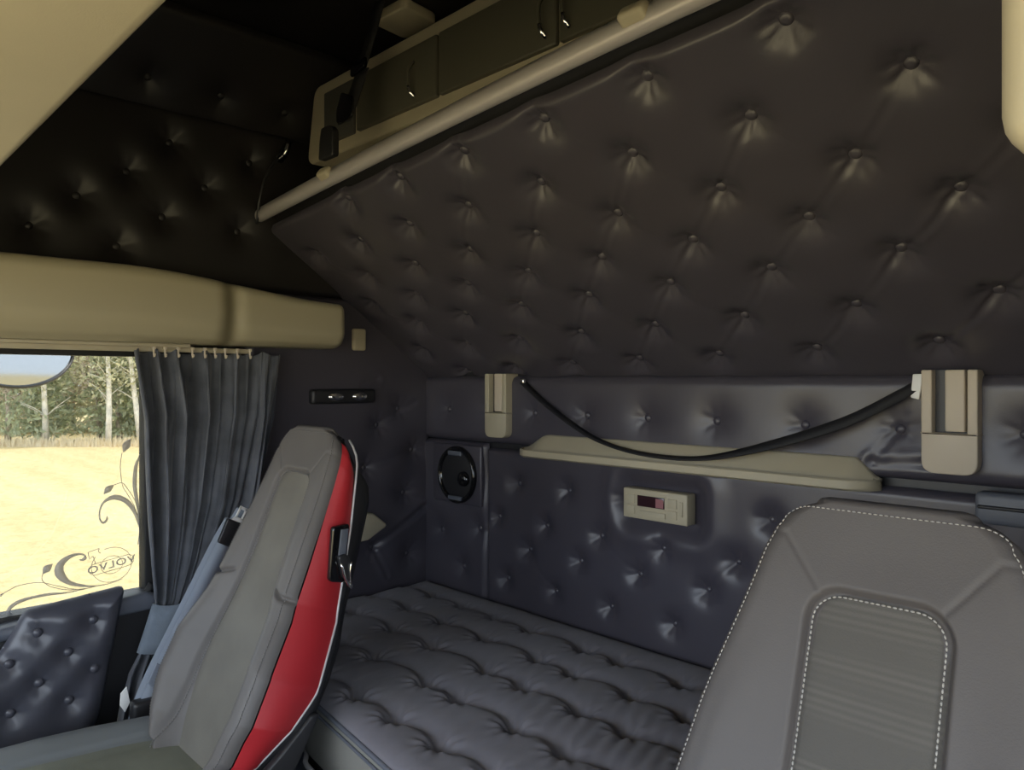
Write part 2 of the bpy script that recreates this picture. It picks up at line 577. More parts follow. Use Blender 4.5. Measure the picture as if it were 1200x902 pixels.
wl = mk('wall_left', merge(
    box(XL - 0.06, XL, WY1, YB, ZF, ZC),
    box(XL - 0.06, XL, YF - 0.2, WY1, WZ1, ZC),
    box(XL - 0.06, XL, YF - 0.2, WY0, ZF, WZ1),
    box(XL - 0.06, XL, WY0, WY1, ZF, WZ0)), M['black'], smooth=False)
tag(wl, kind='structure')
wr = mk('wall_rear', box(XL, XR, YB, YB + 0.06, ZF, ZC), M['black'], smooth=False); tag(wr, kind='structure')
wf = mk('wall_front', merge(
    box(XL, XR, YF - 0.2, YF - 0.1, ZF, -0.60),
    box(XL, XR, YF - 0.2, YF - 0.1, 0.29, ZC)), M['black'], smooth=False); tag(wf, kind='structure')
wrt = mk('wall_right', merge(
    box(XR, XR + 0.06, 0.65, YB, ZF, ZC),
    box(XR, XR + 0.06, YF - 0.2, 0.65, 0.24, ZC),
    box(XR, XR + 0.06, -0.55, 0.65, ZF, -0.62),
    box(XR, XR + 0.06, YF - 0.2, -0.55, ZF, 0.24)), M['black'], smooth=False); tag(wrt, kind='structure')

# sloped padded corner between the left wall and the roof
ang = math.atan2(ZC - 0.76, 0.20)
cs, sn = math.cos(ang), math.sin(ang)
slope_b = [tuple(PX(*p, XL)[[1, 2]]) for p in [(88, 230), (146, 202), (197, 168), (32, 265), (188, 255), (290, 192), (238, 221), (276, 272), (135, 289)]]
rb = []
for y in np.arange(-0.1, 1.65, 0.2):
    rb += [(y, 0.09)]
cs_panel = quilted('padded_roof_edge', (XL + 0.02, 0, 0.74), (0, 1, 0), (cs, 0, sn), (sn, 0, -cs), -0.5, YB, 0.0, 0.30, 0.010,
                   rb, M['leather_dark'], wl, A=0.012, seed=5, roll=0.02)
# upper left wall quilting
ubt = list(slope_b)
for (y, z) in [(0.0, 0.40), (0.1, 0.53), (0.2, 0.66), (-0.1, 0.66), (1.25, 0.62), (1.4, 0.45), (1.55, 0.62)]:
    ubt.append((y, z))
cr = neighbours(ubt, 0.08, 0.2, 4, lambda a, b, g: g.choice([0, 0.001, 0.002]))
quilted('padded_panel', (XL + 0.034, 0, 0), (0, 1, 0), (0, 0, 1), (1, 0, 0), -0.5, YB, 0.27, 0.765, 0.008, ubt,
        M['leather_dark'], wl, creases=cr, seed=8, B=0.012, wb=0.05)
# lower left wall quilting behind the far seat (wrinkled)
lbt = [(1.47, -0.155), (1.42, -0.30), (1.585, -0.40), (1.45, -0.575), (1.62, -0.25), (1.25, -0.25), (1.28, -0.48), (1.56, -0.10), (1.60, -0.62)]
lcr = [((1.45, -0.575), (1.66, -0.46), 0.006, 0.010), ((1.42, -0.30), (1.62, -0.25), 0.003, 0.008), ((1.47, -0.155), (1.62, -0.08), 0.004, 0.008),
       ((1.40, -0.02), (1.46, 0.0), 0.005, 0.01), ((1.585, -0.40), (1.69, -0.42), 0.004, 0.008), ((1.45, -0.575), (1.50, -0.68), 0.004, 0.007)]
quilted('padded_panel', (XL + 0.034, 0, 0), (0, 1, 0), (0, 0, 1), (1, 0, 0), 1.00, YB - 0.01, -0.80, 0.27, 0.007, lbt,
        M['leather'], wl, creases=lcr, seed=11, B=0.014, wb=0.06, noise=0.003, btn_r=0.009)
# wall behind the upper bunk
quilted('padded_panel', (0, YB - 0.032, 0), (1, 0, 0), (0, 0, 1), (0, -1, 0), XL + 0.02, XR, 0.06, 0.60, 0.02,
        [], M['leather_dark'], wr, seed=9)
# rear wall, strip above the shelf
ub = [(x, -0.103) for x in (-2.06, -1.85, -1.637, -1.422, -1.21, -0.999, -0.772, -0.567, -0.345, -0.13)]
quilted('padded_panel', (0, YB - 0.032, 0), (1, 0, 0), (0, 0, 1), (0, -1, 0), XL + 0.01, XR, -0.208, 0.012, 0.006, ub,
        M['leather'], wr, seed=21, A=0.012, B=0.006, creases=[((-0.567, -0.103), (-0.62, -0.17), 0.003, 0.008), ((-0.62, -0.18), (-0.50, -0.172), 0.005, 0.01)],
        roll=0.03)
# rear wall, big panel below the shelf
lb = []
for k in range(9):
    lb.append((-1.713 + 0.2145 * k, -0.448 + 0.118 - 0.0005 * k))
for k in range(10):
    lb.append((-1.805 + 0.2155 * k, -0.448))
for k in range(10):
    lb.append((-1.664 + 0.2125 * k, -0.533))
for k in range(9):
    lb.append((-1.764 + 0.2125 * k, -0.643))
lb = [b for b in lb if b[0] < XR - 0.04 and not (-1.26 < b[0] < -1.06 and abs(b[1] + 0.33) < 0.03)]


def around_panel(u, v):
    dx = np.maximum(np.abs(u + 1.16) - 0.10, 0); dz = np.maximum(np.abs(v + 0.332) - 0.04, 0)
    d = np.hypot(dx, dz)
    return -0.020 * np.exp(-(d / 0.03) ** 2) + 0.008 * np.exp(-((d - 0.062) / 0.03) ** 2)


lcr2 = neighbours(lb, 0.08, 0.16, 6, lambda a, b, g: g.choice([0, 0, 0.0008, 0.0015]))
quilted('padded_panel', (0, YB - 0.032, 0), (1, 0, 0), (0, 0, 1), (0, -1, 0), -1.852, XR, -0.80, -0.226, 0.0055, lb,
        M['leather'], wr, hfun=around_panel, creases=lcr2, seed=31, A=0.008, w=0.013, B=0.016, wb=0.032, btn_r=0.0085)
quilted('padded_panel', (0, YB - 0.032, 0), (1, 0, 0), (0, 0, 1), (0, -1, 0), XL + 0.01, -1.857, -0.80, -0.212, 0.007,
        [(-1.982, -0.643), (-2.10, -0.533), (-1.90, -0.50)], M['leather'], wr, seed=41,
        hfun=lambda u, v: -0.014 * np.exp(-(np.hypot((u + 2.0) / 0.15, (v + 0.33) / 0.11)) ** 6), A=0.014, w=0.02, B=0.008)

# far door: skin, padded panel, sill, arm rest
door = thing('door_1', None, None, (XL + 0.04, 0.2, ZF)); tag(door, kind='structure')
mk('door_skin', merge(box(XL, XL + 0.05, WY0 - 0.05, WY1 - 0.06, ZF, WZ0 - 0.02, 0.012)), M['black'], door, angle=40)
sill_pts = [PX(-120, 766, XL + 0.02), PX(0, 741, XL + 0.02), PX(60, 716, XL + 0.02), PX(150, 690, XL + 0.02), PX(176, 684, XL + 0.02)]
sy = [(-0.45, -0.60), (0.1, -0.60), (0.36, -0.60), (0.60, -0.583), (0.70, -0.575), (0.73, -0.585), (0.73, -0.625), (-0.45, -0.645)]
mk('window_sill', prism([(XL - 0.01, y, z) for y, z in sy], (0.075, 0, 0), 0.012), M['grey_plastic'], door, angle=50)
# padded quilt polygon on the door, bounded by its seen outline
DX = XL + 0.115
o4 = [PX(x, y, DX)[[1, 2]] for x, y in [(33, 720), (153, 689), (124, 836), (98, 905), (-100, 905), (-100, 860), (0, 777), (22, 742)]]
dbt = [tuple(PX(x * .335, 600 + y * .335, DX)[[1, 2]]) for x, y in
       [(333, 380), (137, 427), (245, 494), (36, 537), (337, 553), (142, 602), (247, 663), (40, 710)]]


def poly_pad(name, outl, btn, x, mat_, parent, thick=0.05, res=0.0028, seed=2, btn_r=0.0115):
    """padded panel in a plane x=const with an arbitrary outline (y,z)"""
    outl = np.array(rounded(outl, 0.018, 4))
    y0, z0 = outl.min(0); y1, z1 = outl.max(0)
    ny, nz = int((y1 - y0) / res) + 2, int((z1 - z0) / res) + 2
    Y, Z = np.meshgrid(np.linspace(y0, y1, ny), np.linspace(z0, z1, nz), indexing='ij')
    NY, NZ = Y.copy(), Z.copy()
    inside = np.zeros_like(Y, bool); dmin = np.full_like(Y, 9.0)
    m = len(outl)
    for i in range(m):
        a, b = outl[i], outl[(i + 1) % m]
        d, tq = segdist(Y, Z, a, b); nearer = d < dmin; dmin = np.minimum(dmin, d)
        NY = np.where(nearer, a[0] + tq * (b[0] - a[0]), NY); NZ = np.where(nearer, a[1] + tq * (b[1] - a[1]), NZ)
        cond = ((a[1] > Z) != (b[1] > Z))
        xi = (b[0] - a[0]) * (Z - a[1]) / (b[1] - a[1] + 1e-12) + a[0]
        inside ^= cond & (Y < xi)
    dd = np.where(inside, dmin, 0)
    h = quilt_h(Y, Z, btn, 0.002, 0.012, 0.016, 0.036, (), 0.001, seed, 0.02)
    e = np.clip(dd / 0.05, 0, 1)
    X = x + np.where(inside, h - thick * (1 - np.sqrt(np.clip(1 - (1 - e) ** 2, 0, 1))), -thick)
    P = np.stack([X, np.where(inside, Y, NY), np.where(inside, Z, NZ)], -1)
    F = []
    idx = np.arange(ny * nz).reshape(ny, nz)
    c = inside[:-1, :-1] | inside[1:, :-1] | inside[1:, 1:] | inside[:-1, 1:]
    for i, j in zip(*np.nonzero(c)):
        F.append((int(idx[i, j]), int(idx[i + 1, j]), int(idx[i + 1, j + 1]), int(idx[i, j + 1])))
    V = P.reshape(-1, 3)
    used = sorted({k for f in F for k in f}); mp = {k: i for i, k in enumerate(used)}
    o = mk(name, (V[used], [tuple(mp[k] for k in f) for f in F]), mat_, parent)
    bg = dome(btn_r, btn_r * 0.7)
    me = bpy.data.meshes.new('button'); me.from_pydata(bg[0].tolist(), [], bg[1]); me.update()
    me.polygons.foreach_set('use_smooth', [True] * len(me.polygons)); me.materials.append(mat_)
    for (u, v) in btn:
        hh = quilt_h(np.array([[u]]), np.array([[v]]), btn, 0.002, 0.012, 0.016, 0.036, (), 0.001, seed, 0.02)[0, 0]
        place_copy('button', me, (x + hh + 0.003, u, v), o, (0, math.pi / 2, 0))
    return o


M['door_leather'] = mat('slate_black_door_leather', (0.062, 0.063, 0.078), 0.30, spec=0.5, bump='noise', bscale=420, bstr=0.12)
poly_pad('padded_panel', [tuple(p) for p in o4], dbt, DX, M['door_leather'], door)
mk('arm_rest', box(XL + 0.03, XL + 0.13, -0.40, 0.30, -0.70, -0.635, 0.02), M['grey_plastic'], door, angle=50)
# rubber seal curving round the rear edge of the door
sp = smooth_path([PX(178, 684, XL + 0.03), PX(160, 720, XL + 0.03), PX(152, 760, XL + 0.03), PX(146, 800, XL + 0.03), PX(140, 850, XL + 0.03)], 24)
mk('door_seal', tube(sp, 0.011, 8), M['rubber'], door)
mk('pillar_trim', box(XL, XL + 0.03, 0.74, WY1 + 0.25, ZF, WZ0 + 0.02, 0.01), M['black'], door, angle=40)

# window in the far door
win = thing('window_1', None, None, (XL - 0.02, 0.2, WZ0)); tag(win, kind='structure')
mk('window_frame', merge(
    box(XL - 0.04, XL + 0.012, WY0, WY1, WZ1 - 0.018, WZ1 + 0.01, 0.004),
    box(XL - 0.04, XL + 0.012, WY0, WY1, WZ0 - 0.02, WZ0 - 0.002, 0.004),
    box(XL - 0.04, XL + 0.012, 0.712, 0.745, WZ0, WZ1, 0.004),
    box(XL - 0.04, XL + 0.012, WY0 - 0.02, WY0 + 0.02, WZ0, WZ1, 0.004)), M['rubber'], win, angle=40)
mk('window_pane', box(XL - 0.022, XL - 0.018, WY0, WY1, WZ0, WZ1), M['glass'], win, smooth=False)
DXW = XL - 0.0165


def swirl(pts, w, thick=0.001):
    """tapered vinyl ribbon on the pane; pts are pixels of the photograph, w widths in metres"""
    P = smooth_path([np.append(PX(x, y, DXW), ww) for (x, y), ww in zip(pts, w)], 44)
    P = np.array(P)
    n = len(P)
    T = np.gradient(P[:, :3], axis=0); T /= np.linalg.norm(T, axis=1)[:, None] + 1e-9
    W = np.cross(T, np.array([1.0, 0, 0]))
    W /= np.linalg.norm(W, axis=1)[:, None] + 1e-9
    return band(P[:, :3], W, np.maximum(P[:, 3], 0.0006), thick)


def c5(pts, s=0.2, ox=0, oy=560):   # coordinates read from an enlarged crop
    return [(ox + x * s, oy + y * s) for x, y in pts]


sw = merge(
    swirl(c5([(505, 462), (485, 478), (462, 478)]), [.009, .007, .001]),
    swirl(c5([(505, 458), (470, 445), (410, 460), (355, 505), (350, 560), (400, 610), (480, 630), (560, 632), (640, 618), (720, 590)]),
          [.003, .005, .010, .018, .022, .012, .007, .003, .0016, .001]),
    swirl(c5([(75, 795), (50, 790), (60, 760), (110, 725), (200, 697), (300, 680), (400, 670), (560, 635)]), [.001, .007, .009, .009, .007, .007, .003, .0014]),
    swirl(c5([(0, 690), (25, 672)]), [.006, .001]),
    swirl(c5([(250, 562), (275, 532), (308, 502)]), [.001, .019, .001]),
    swirl(c5([(608, 95), (635, 65), (668, 40)]), [.001, .017, .001]),
    swirl(c5([(628, 222), (625, 245), (605, 262), (585, 240), (585, 190), (610, 140), (670, 112), (740, 135), (790, 200), (812, 262), (820, 300)]),
          [.001, .006, .006, .004, .004, .006, .014, .013, .010, .007, .003]),
    swirl([(164, 532), (159, 548), (158, 570), (161, 590), (163.5, 612), (163, 640)], [.002, .010, .011, .008, .004, .001]),
    swirl([(144.5, 530), (148, 522), (153, 514)], [.001, .020, .001]))
mk('vinyl_decal', sw, M['decal'], win)
thin = merge(
    swirl(c5([(25, 672), (110, 630), (230, 612), (330, 630), (450, 652), (560, 635)]), [.002] * 6),
    swirl(c5([(252, 558), (245, 590), (262, 615), (310, 640), (400, 655), (500, 650)]), [.0022] * 6),
    swirl(c5([(668, 40), (715, 28), (745, 60), (790, 130), (812, 200), (820, 290), (808, 390)]), [.0022] * 7),
    swirl([(143, 530), (141, 545), (142, 560), (144, 570), (150, 580), (156, 590), (161, 603)], [.002] * 7))
mk('vinyl_decal', thin, M['decal_line'], win)
# iron-mark emblem and mirrored lettering of the window sticker
lg_c = PX(131, 661.5, DXW)


def lring(ry, rz, w, a0=0, a1=2 * math.pi, n=60):
    P = []
    for k in range(n + 1):
        a = a0 + (a1 - a0) * k / n
        P.append(lg_c + np.array([0, ry * math.cos(a), rz * math.sin(a)]))
    P = np.array(P); T = np.gradient(P, axis=0); W = np.cross(T, np.array([1.0, 0, 0])); W /= np.linalg.norm(W, axis=1)[:, None]
    return band(P, W, w, 0.001)


def poly_line(pts, w=0.0018):
    return merge(*[swirl([pts[i], ((pts[i][0] + pts[i + 1][0]) / 2, (pts[i][1] + pts[i + 1][1]) / 2), pts[i + 1]], [w] * 3) for i in range(len(pts) - 1)])


pill = []
ax = PX(153, 655, DXW) - PX(108, 668, DXW); axl = np.linalg.norm(ax); ax = ax / axl; ay = np.cross(np.array([1.0, 0, 0]), ax)
hx, hy = axl / 2 + 0.008, 0.015
for s, a0 in ((1, -math.pi / 2), (-1, math.pi / 2)):
    for k in range(9):
        a = a0 + math.pi * k / 8
        pill.append(lg_c + ax * (s * (hx - hy)) + ax * (math.cos(a) * hy) + ay * (math.sin(a) * hy))
pill.append(pill[0])
pill = np.array(pill); Tp = np.gradient(pill, axis=0); Wp = np.cross(Tp, np.array([1.0, 0, 0]))
em = merge(lring(0.050, 0.047, 0.0018, -0.5 * math.pi - 2.2, 0.62 * math.pi), lring(0.027, 0.024, 0.0016),
           band(pill, Wp, 0.0018, 0.001),
           poly_line(c5([(515, 435), (582, 412), (575, 432), (590, 440)])),
           poly_line(c5([(515, 435), (524, 475), (545, 458), (562, 505)])))
mk('emblem_decal', em, M['decal_line'], win)
fc = bpy.data.curves.new('lettering', 'FONT')
fc.body = 'VOLVO'
fc.align_x = 'CENTER'; fc.align_y = 'CENTER'; fc.size = 0.027; fc.extrude = 0.0004; fc.space_character = 1.12; fc.offset = 0.0004
tmp = bpy.data.objects.new('tmp', fc); scn.collection.objects.link(tmp)
bpy.context.view_layer.update()
tm = bpy.data.meshes.new_from_object(tmp.evaluated_get(bpy.context.evaluated_depsgraph_get()))
bpy.data.objects.remove(tmp)
tv = np.array([v.co[:] for v in tm.vertices]); tf = [tuple(p.vertices) for p in tm.polygons]
# reads correctly from outside the truck, so mirrored from inside
tw = lg_c + tv[:, :1] * 1.25 * (-ax) + tv[:, 1:2] * ay + tv[:, 2:3] * np.array([1.0, 0, 0])
lt = mk('sticker_lettering', (tw, tf), M['decal'], win, smooth=False)

# ------------------------------------------------------------------ outside: field, trees, door mirror
GZ = -2.75
gr = mk('ground', box(-160, 120, -90, 160, GZ - 0.5, GZ), M['field'], smooth=False); tag(gr, kind='structure')
Fv = np.array([-math.sin(YAW), math.cos(YAW), 0]); Rv = np.array([math.cos(YAW), math.sin(YAW), 0])


def leaves(center, rad, n, size, g, flat=1.0):
    c = g.normal(0, 1, (n, 3)); c /= np.linalg.norm(c, axis=1)[:, None]
    c *= (g.uniform(0, 1, (n, 1)) ** 0.4) * np.array(rad)
    c += np.array(center)
    a = g.normal(0, 1, (n, 3)); a[:, 2] *= flat; a /= np.linalg.norm(a, axis=1)[:, None]
    b = g.normal(0, 1, (n, 3)); b -= a * (a * b).sum(1)[:, None]; b /= np.linalg.norm(b, axis=1)[:, None]
    s = size * g.uniform(0.5, 1.3, (n, 1))
    V = np.stack([c - a * s, c + b * s * 0.4, c + a * s, c - b * s * 0.4], 1).reshape(-1, 3)
    return V, [(4 * i, 4 * i + 1, 4 * i + 2, 4 * i + 3) for i in range(n)]


def tree(r, d, kind, h, label, g):
    base = Fv * d + Rv * r; base[2] = GZ
    nm = {'birch': 'birch_tree', 'spruce': 'spruce_tree', 'bare': 'bare_tree'}[kind]
    t = thing(nm, label, 'tree', base, 'trees along the field edge')
    lean = g.normal(0, 0.05, 2)
    tp = [base + np.array([lean[0] * k + g.normal(0, .03), lean[1] * k + g.normal(0, .03), h * k / 6]) for k in range(7)]
    rr = [0.12 * (1 - 0.8 * k / 6) * (0.8 + 0.04 * h) for k in range(7)]
    mk('trunk', tube(tp, rr, 8), M['birch'] if kind == 'birch' else M['bark'], t)
    br = []
    nb = 26
    for _ in range(nb):
        z = g.uniform(0.12, 0.95); p = tp[0] + (tp[6] - tp[0]) * z
        a = g.uniform(0, 6.28); L = (1.6 if kind == 'spruce' else 1.3) * (1.15 - z) * g.uniform(.6, 1.2)
        q = p + np.array([math.cos(a) * L, math.sin(a) * L, (-.15 if kind == 'spruce' else .6) * L])
        br.append(tube([p, (p + q) / 2 + np.array([0, 0, .06]), q], [0.028, 0.018, 0.008], 4))
    tag(mk('branches', merge(*br), M['birch'] if kind == 'birch' else M['bark'], t), kind='stuff')
    if kind == 'spruce':
        L = merge(*[leaves(base + np.array([0, 0, 0.6 + h * k / 12]), (1.7 * (1.05 - k / 12), 1.7 * (1.05 - k / 12), 0.5), 420, 0.15, g) for k in range(12)])
        tag(mk('foliage', L, M['leaf_green'], t, smooth=False), kind='stuff')
    else:
        L = leaves(base + np.array([0, 0, h * 0.62]), (1.5, 1.5, h * 0.42), 1500, 0.11, g)
        tag(mk('foliage', L, M['leaf_yellow' if kind == 'birch' else 'leaf_brown'], t, smooth=False), kind='stuff')
    return t


tg = np.random.default_rng(12)
plan = [(-20.6, 33, 'spruce', 8, 'yellow-green spruce nearest the left edge of the photo, past the oval mirror'),
        (-19.9, 32, 'birch', 8, 'pale birch trunk straight below the right half of the oval mirror'),
        (-18.6, 34, 'bare', 7, 'bare brown tree between the birch below the mirror and the green spruce'),
        (-17.5, 33.5, 'spruce', 9, 'green spruce in the middle of the side window'),
        (-17.1, 31.9, 'birch', 8, 'slender pale birch in front of the middle green spruce'),
        (-16.3, 34.5, 'spruce', 8, 'dark green spruce behind the two right-hand birches in the window'),
        (-16.0, 32.4, 'birch', 8.5, 'pale birch nearest to the curtain edge in the side window'),
        (-15.3, 33.6, 'bare', 7, 'bare brown tree just beside the curtain edge')]
for p in plan:
    tree(*p, tg)
for r, d_, k, lab in ((-22.4, 33.4, 'bare', 'bare brown tree just outside the left edge of the photo'), (-24.6, 34.2, 'spruce', 'outermost green spruce well left of the photo edge'),
                      (-14.1, 33.2, 'birch', 'pale birch hidden behind the front half of the curtain'), (-12.4, 34.0, 'spruce', 'green spruce hidden behind the rear half of the curtain')):
    tree(r, d_, k, 8, lab, tg)
ug = []
for r in np.arange(-42, 0, 0.6):
    d = 38.9 + tg.uniform(-0.8, 3)
    c = Fv * d + Rv * (r + tg.normal(0, .3)); c[2] = GZ + tg.uniform(0.4, 5.5)
    ug.append((c, tg.uniform(1.2, 2.0)))


def wood_mat():
    m = mat('mixed_twigs_and_needles', (0.4, 0.35, 0.25), 0.9)
    nt = m.node_tree; p = nt.nodes['Principled BSDF']
    tc = nt.nodes.new('ShaderNodeTexCoord'); nz = nt.nodes.new('ShaderNodeTexNoise'); nz.inputs['Scale'].default_value = 0.45; nz.inputs['Detail'].default_value = 6
    cr = nt.nodes.new('ShaderNodeValToRGB')
    cr.color_ramp.elements[0].position = 0.36; cr.color_ramp.elements[0].color = (0.46, 0.49, 0.36, 1)
    cr.color_ramp.elements[1].position = 0.62; cr.color_ramp.elements[1].color = (0.66, 0.58, 0.50, 1)
    e = cr.color_ramp.elements.new(0.5); e.color = (0.62, 0.60, 0.40, 1)
    nt.links.new(tc.outputs['Object'], nz.inputs['Vector']); nt.links.new(nz.outputs['Fac'], cr.inputs[0]); nt.links.new(cr.outputs[0], p.inputs['Base Color'])
    return m


M['wood'] = wood_mat()
leafy('wood')
L = merge(*[leaves(c, (s * 1.3, s * 1.3, s * 1.5), 700, 0.15, tg) for c, s in ug],
          *[leaves(Fv * 41 + Rv * r + np.array([0, 0, GZ + 3.2]), (1.3, 1.3, 3.6), 700, 0.26, tg) for r in np.arange(-44, 2, 1.3)])
tag(mk('undergrowth', L, M['wood'], smooth=False), 'tangle of brown twigs and green bushes closing the wood behind the trees', 'undergrowth', kind='stuff')
# dry grass fringe where the field meets the wood
n = 9000
c = Fv * 31.2 + Rv * tg.uniform(-36, -3, (n, 1)) + Fv * tg.uniform(-.5, .8, (n, 1)); c[:, 2] = GZ
hh = tg.uniform(.12, .4, (n, 1)); up = np.array([0, 0, 1.]) + tg.normal(0, .25, (n, 3))
V = np.stack([c - Rv * .02, c + Rv * .02, c + up * hh], 1).reshape(-1, 3)
M['straw'] = mat('dry_straw_grass', (0.75, 0.65, 0.46), 0.9)
tag(mk('grass_fringe', (V, [(3 * i, 3 * i + 1, 3 * i + 2) for i in range(n)]), M['straw'], smooth=False),
    'fringe of dry straw-coloured grass along the foot of the trees', 'grass', kind='stuff')

# exterior door mirror: only its lower half shows under the top of the window
mc = PX(22, 408, -2.62)
mir = thing('door_mirror', 'oval outside mirror hanging into the top left corner of the side window', 'mirror', mc)
ny_, nz_ = 0.26, 0.115
nd = np.array([0.72, 0.69, -0.020]); nd /= np.linalg.norm(nd)
ua = np.cross([0, 0, 1], nd); ua /= np.linalg.norm(ua); va = np.cross(nd, ua)


def ellipse_disc(c, a, b, thick, n=48, rim=0.0):
    V, F = [], []
    for s, rr in ((0, 1.0), (1, 1.0)):
        for k in range(n):
            w = 2 * math.pi * k / n
            V.append(c + ua * a * rr * math.cos(w) + va * b * rr * math.sin(w) - nd * thick * s)
    F.append(tuple(range(n))); F.append(tuple(range(n, 2 * n))[::-1])
    for k in range(n):
        F.append((k, n + k, n + (k + 1) % n, (k + 1) % n))
    return np.array(V), F


ep = [mc + ua * ny_ * math.cos(w) + va * nz_ * math.sin(w) for w in np.linspace(0, 2 * math.pi, 60, endpoint=False)]
mk('mirror_glass', ellipse_disc(mc, ny_, nz_, 0.004), M['mirror'], mir, smooth=False)
mk('mirror_rim', tube(ep, 0.006, 6, True), M['black'], mir)
hs = []
for k in range(5):
    a = k / 5 * math.pi / 2
    hs.append([mc - nd * (0.006 + 0.07 * math.sin(a)) + ua * ny_ * math.cos(a) * math.cos(w) + va * nz_ * math.cos(a) * math.sin(w) for w in np.linspace(0, 2 * math.pi, 41)])
mk('mirror_housing', grid(np.array(hs)), M['black'], mir)
mk('mirror_arm', tube([mc + np.array([0, -.05, .08]), mc + np.array([.1, -.2, .16]), (XL - 0.07, mc[1] - .3, .2)], 0.015, 8), M['black'], mir)

# ------------------------------------------------------------------ left cabinet over the window
lc = thing('side_cabinet', 'long beige cabinet over the side window, rounded end next to the padded bunk', 'cabinet', (XL + 0.1, 0.4, 0.09))
CXF = -2.03
prof = [(XL + 0.003, 0.300), (CXF - 0.016, 0.294), (CXF, 0.272), (CXF + 0.004, 0.15), (CXF - 0.02, 0.112), (CXF - 0.05, 0.098), (XL + 0.003, 0.098)]
prof = rounded(prof, [0.002, 0.012, 0.012, 0.03, 0.01, 0.01, 0.002], 4)
ys = np.concatenate([np.linspace(-0.55, 0.80, 40), np.linspace(0.81, 1.22, 44), np.linspace(1.226, 1.265, 12)])
rows = []
for y in ys:
    e = np.clip((y - 1.225) / 0.04, 0, 1); f = math.sqrt(max(0.0, 1 - e ** 2))
    tz = 1 - 0.30 * float(sstep(0.6, 1.26, y))
    gx = -0.010 * math.exp(-((y - 0.893) / 0.022) ** 2)
    row = []
    for (x, z) in prof:
        zz = 0.098 + (z - 0.098) * tz
        cz = 0.17
        xx = XL + 0.003 + (x - XL - 0.003) * (0.55 + 0.45 * f)
        zz = cz + (zz - cz) * (0.80 + 0.20 * f)
        if xx > XL + 0.05: xx += gx
        row.append((xx, y, zz))
    rows.append(row)
G = grid(np.array(rows))
cap = tuple(range((len(ys) - 1) * len(prof), len(ys) * len(prof)))


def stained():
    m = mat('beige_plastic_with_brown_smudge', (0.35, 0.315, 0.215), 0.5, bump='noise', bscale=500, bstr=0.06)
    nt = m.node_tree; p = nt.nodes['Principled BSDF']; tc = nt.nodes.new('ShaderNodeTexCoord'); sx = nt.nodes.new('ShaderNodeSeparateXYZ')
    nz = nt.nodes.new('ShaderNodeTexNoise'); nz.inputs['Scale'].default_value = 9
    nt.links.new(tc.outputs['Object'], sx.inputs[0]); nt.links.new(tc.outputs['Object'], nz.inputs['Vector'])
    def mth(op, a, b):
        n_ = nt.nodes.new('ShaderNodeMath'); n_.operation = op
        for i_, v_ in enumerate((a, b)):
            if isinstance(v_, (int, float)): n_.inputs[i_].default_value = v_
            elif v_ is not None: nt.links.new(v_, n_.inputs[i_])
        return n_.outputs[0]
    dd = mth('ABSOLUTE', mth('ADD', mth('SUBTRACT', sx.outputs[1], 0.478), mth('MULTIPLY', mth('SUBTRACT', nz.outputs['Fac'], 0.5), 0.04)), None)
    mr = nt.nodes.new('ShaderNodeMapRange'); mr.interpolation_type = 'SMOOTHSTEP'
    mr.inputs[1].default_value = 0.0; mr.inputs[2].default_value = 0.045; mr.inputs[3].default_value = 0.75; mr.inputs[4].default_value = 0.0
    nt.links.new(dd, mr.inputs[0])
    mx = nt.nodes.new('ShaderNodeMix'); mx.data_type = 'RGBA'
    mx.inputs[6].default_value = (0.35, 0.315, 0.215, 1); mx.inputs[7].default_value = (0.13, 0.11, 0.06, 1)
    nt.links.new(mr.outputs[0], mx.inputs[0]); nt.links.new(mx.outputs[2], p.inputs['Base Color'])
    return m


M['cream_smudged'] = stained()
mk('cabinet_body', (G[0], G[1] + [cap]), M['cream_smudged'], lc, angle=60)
mk('curtain_track', merge(box(-2.16, -2.10, -0.5, 0.80, 0.088, 0.098, 0.003), box(-2.145, -2.115, -0.5, 0.98, 0.076, 0.09, 0.003)), M['cream'], lc, angle=40)

# ------------------------------------------------------------------ curtain
cur = thing('curtain', 'dark blue-grey curtain gathered beside the side window behind the far seat', 'curtain', (-2.13, 0.85, -0.93))
vz = np.array([0.074, -0.10, -0.35, -0.50, -0.60, -0.66, -0.73, -0.78, -0.87, -0.95])
ylo = np.array([PX(165, 415, -2.13)[1] - 0.02, 0.688, 0.696, 0.704, 0.712, 0.694, 0.670, 0.645, 0.625, 0.615])
yhi = np.array([1.075, 1.06, 1.01, 0.94, 0.87, 0.85, 0.845, 0.84, 0.82, 0.81])
nu, nv = 260, 150
zz = np.linspace(0.078, -0.95, nv)
yl = np.interp(zz, vz[::-1], ylo[::-1]); yh = np.interp(zz, vz[::-1], yhi[::-1])
u = np.linspace(0, 1, nu)[:, None] * np.ones(nv)[None]
t = np.ones(nu)[:, None] * np.linspace(0, 1, nv)[None]
uw = u + 0.012 * np.sin(9 * u + 5 * t) + 0.010 * np.sin(23 * u + 3 * t + 1)
amp = np.interp(zz, [-0.95, -0.80, -0.72, -0.62, -0.4, 0.0, 0.078], [0.026, 0.02, 0.010, 0.010, 0.021, 0.026, 0.016])[None]
ph = 2 * math.pi * 8 * uw + 1.3 * np.sin(3 * u * 3.1 + 2 * t)
fold = (0.55 + 0.45 * np.sin(5.1 * u + 3.3 * t)) * np.sin(ph) + 0.6 * np.sin(2 * math.pi * 4.3 * uw + 2 + 1.8 * t) + 0.35 * np.sin(2 * math.pi * 14.5 * u + 3 * np.sin(4 * t) + 1.2) + 0.12 * np.sin(2 * math.pi * 31 * u + 4 * t)
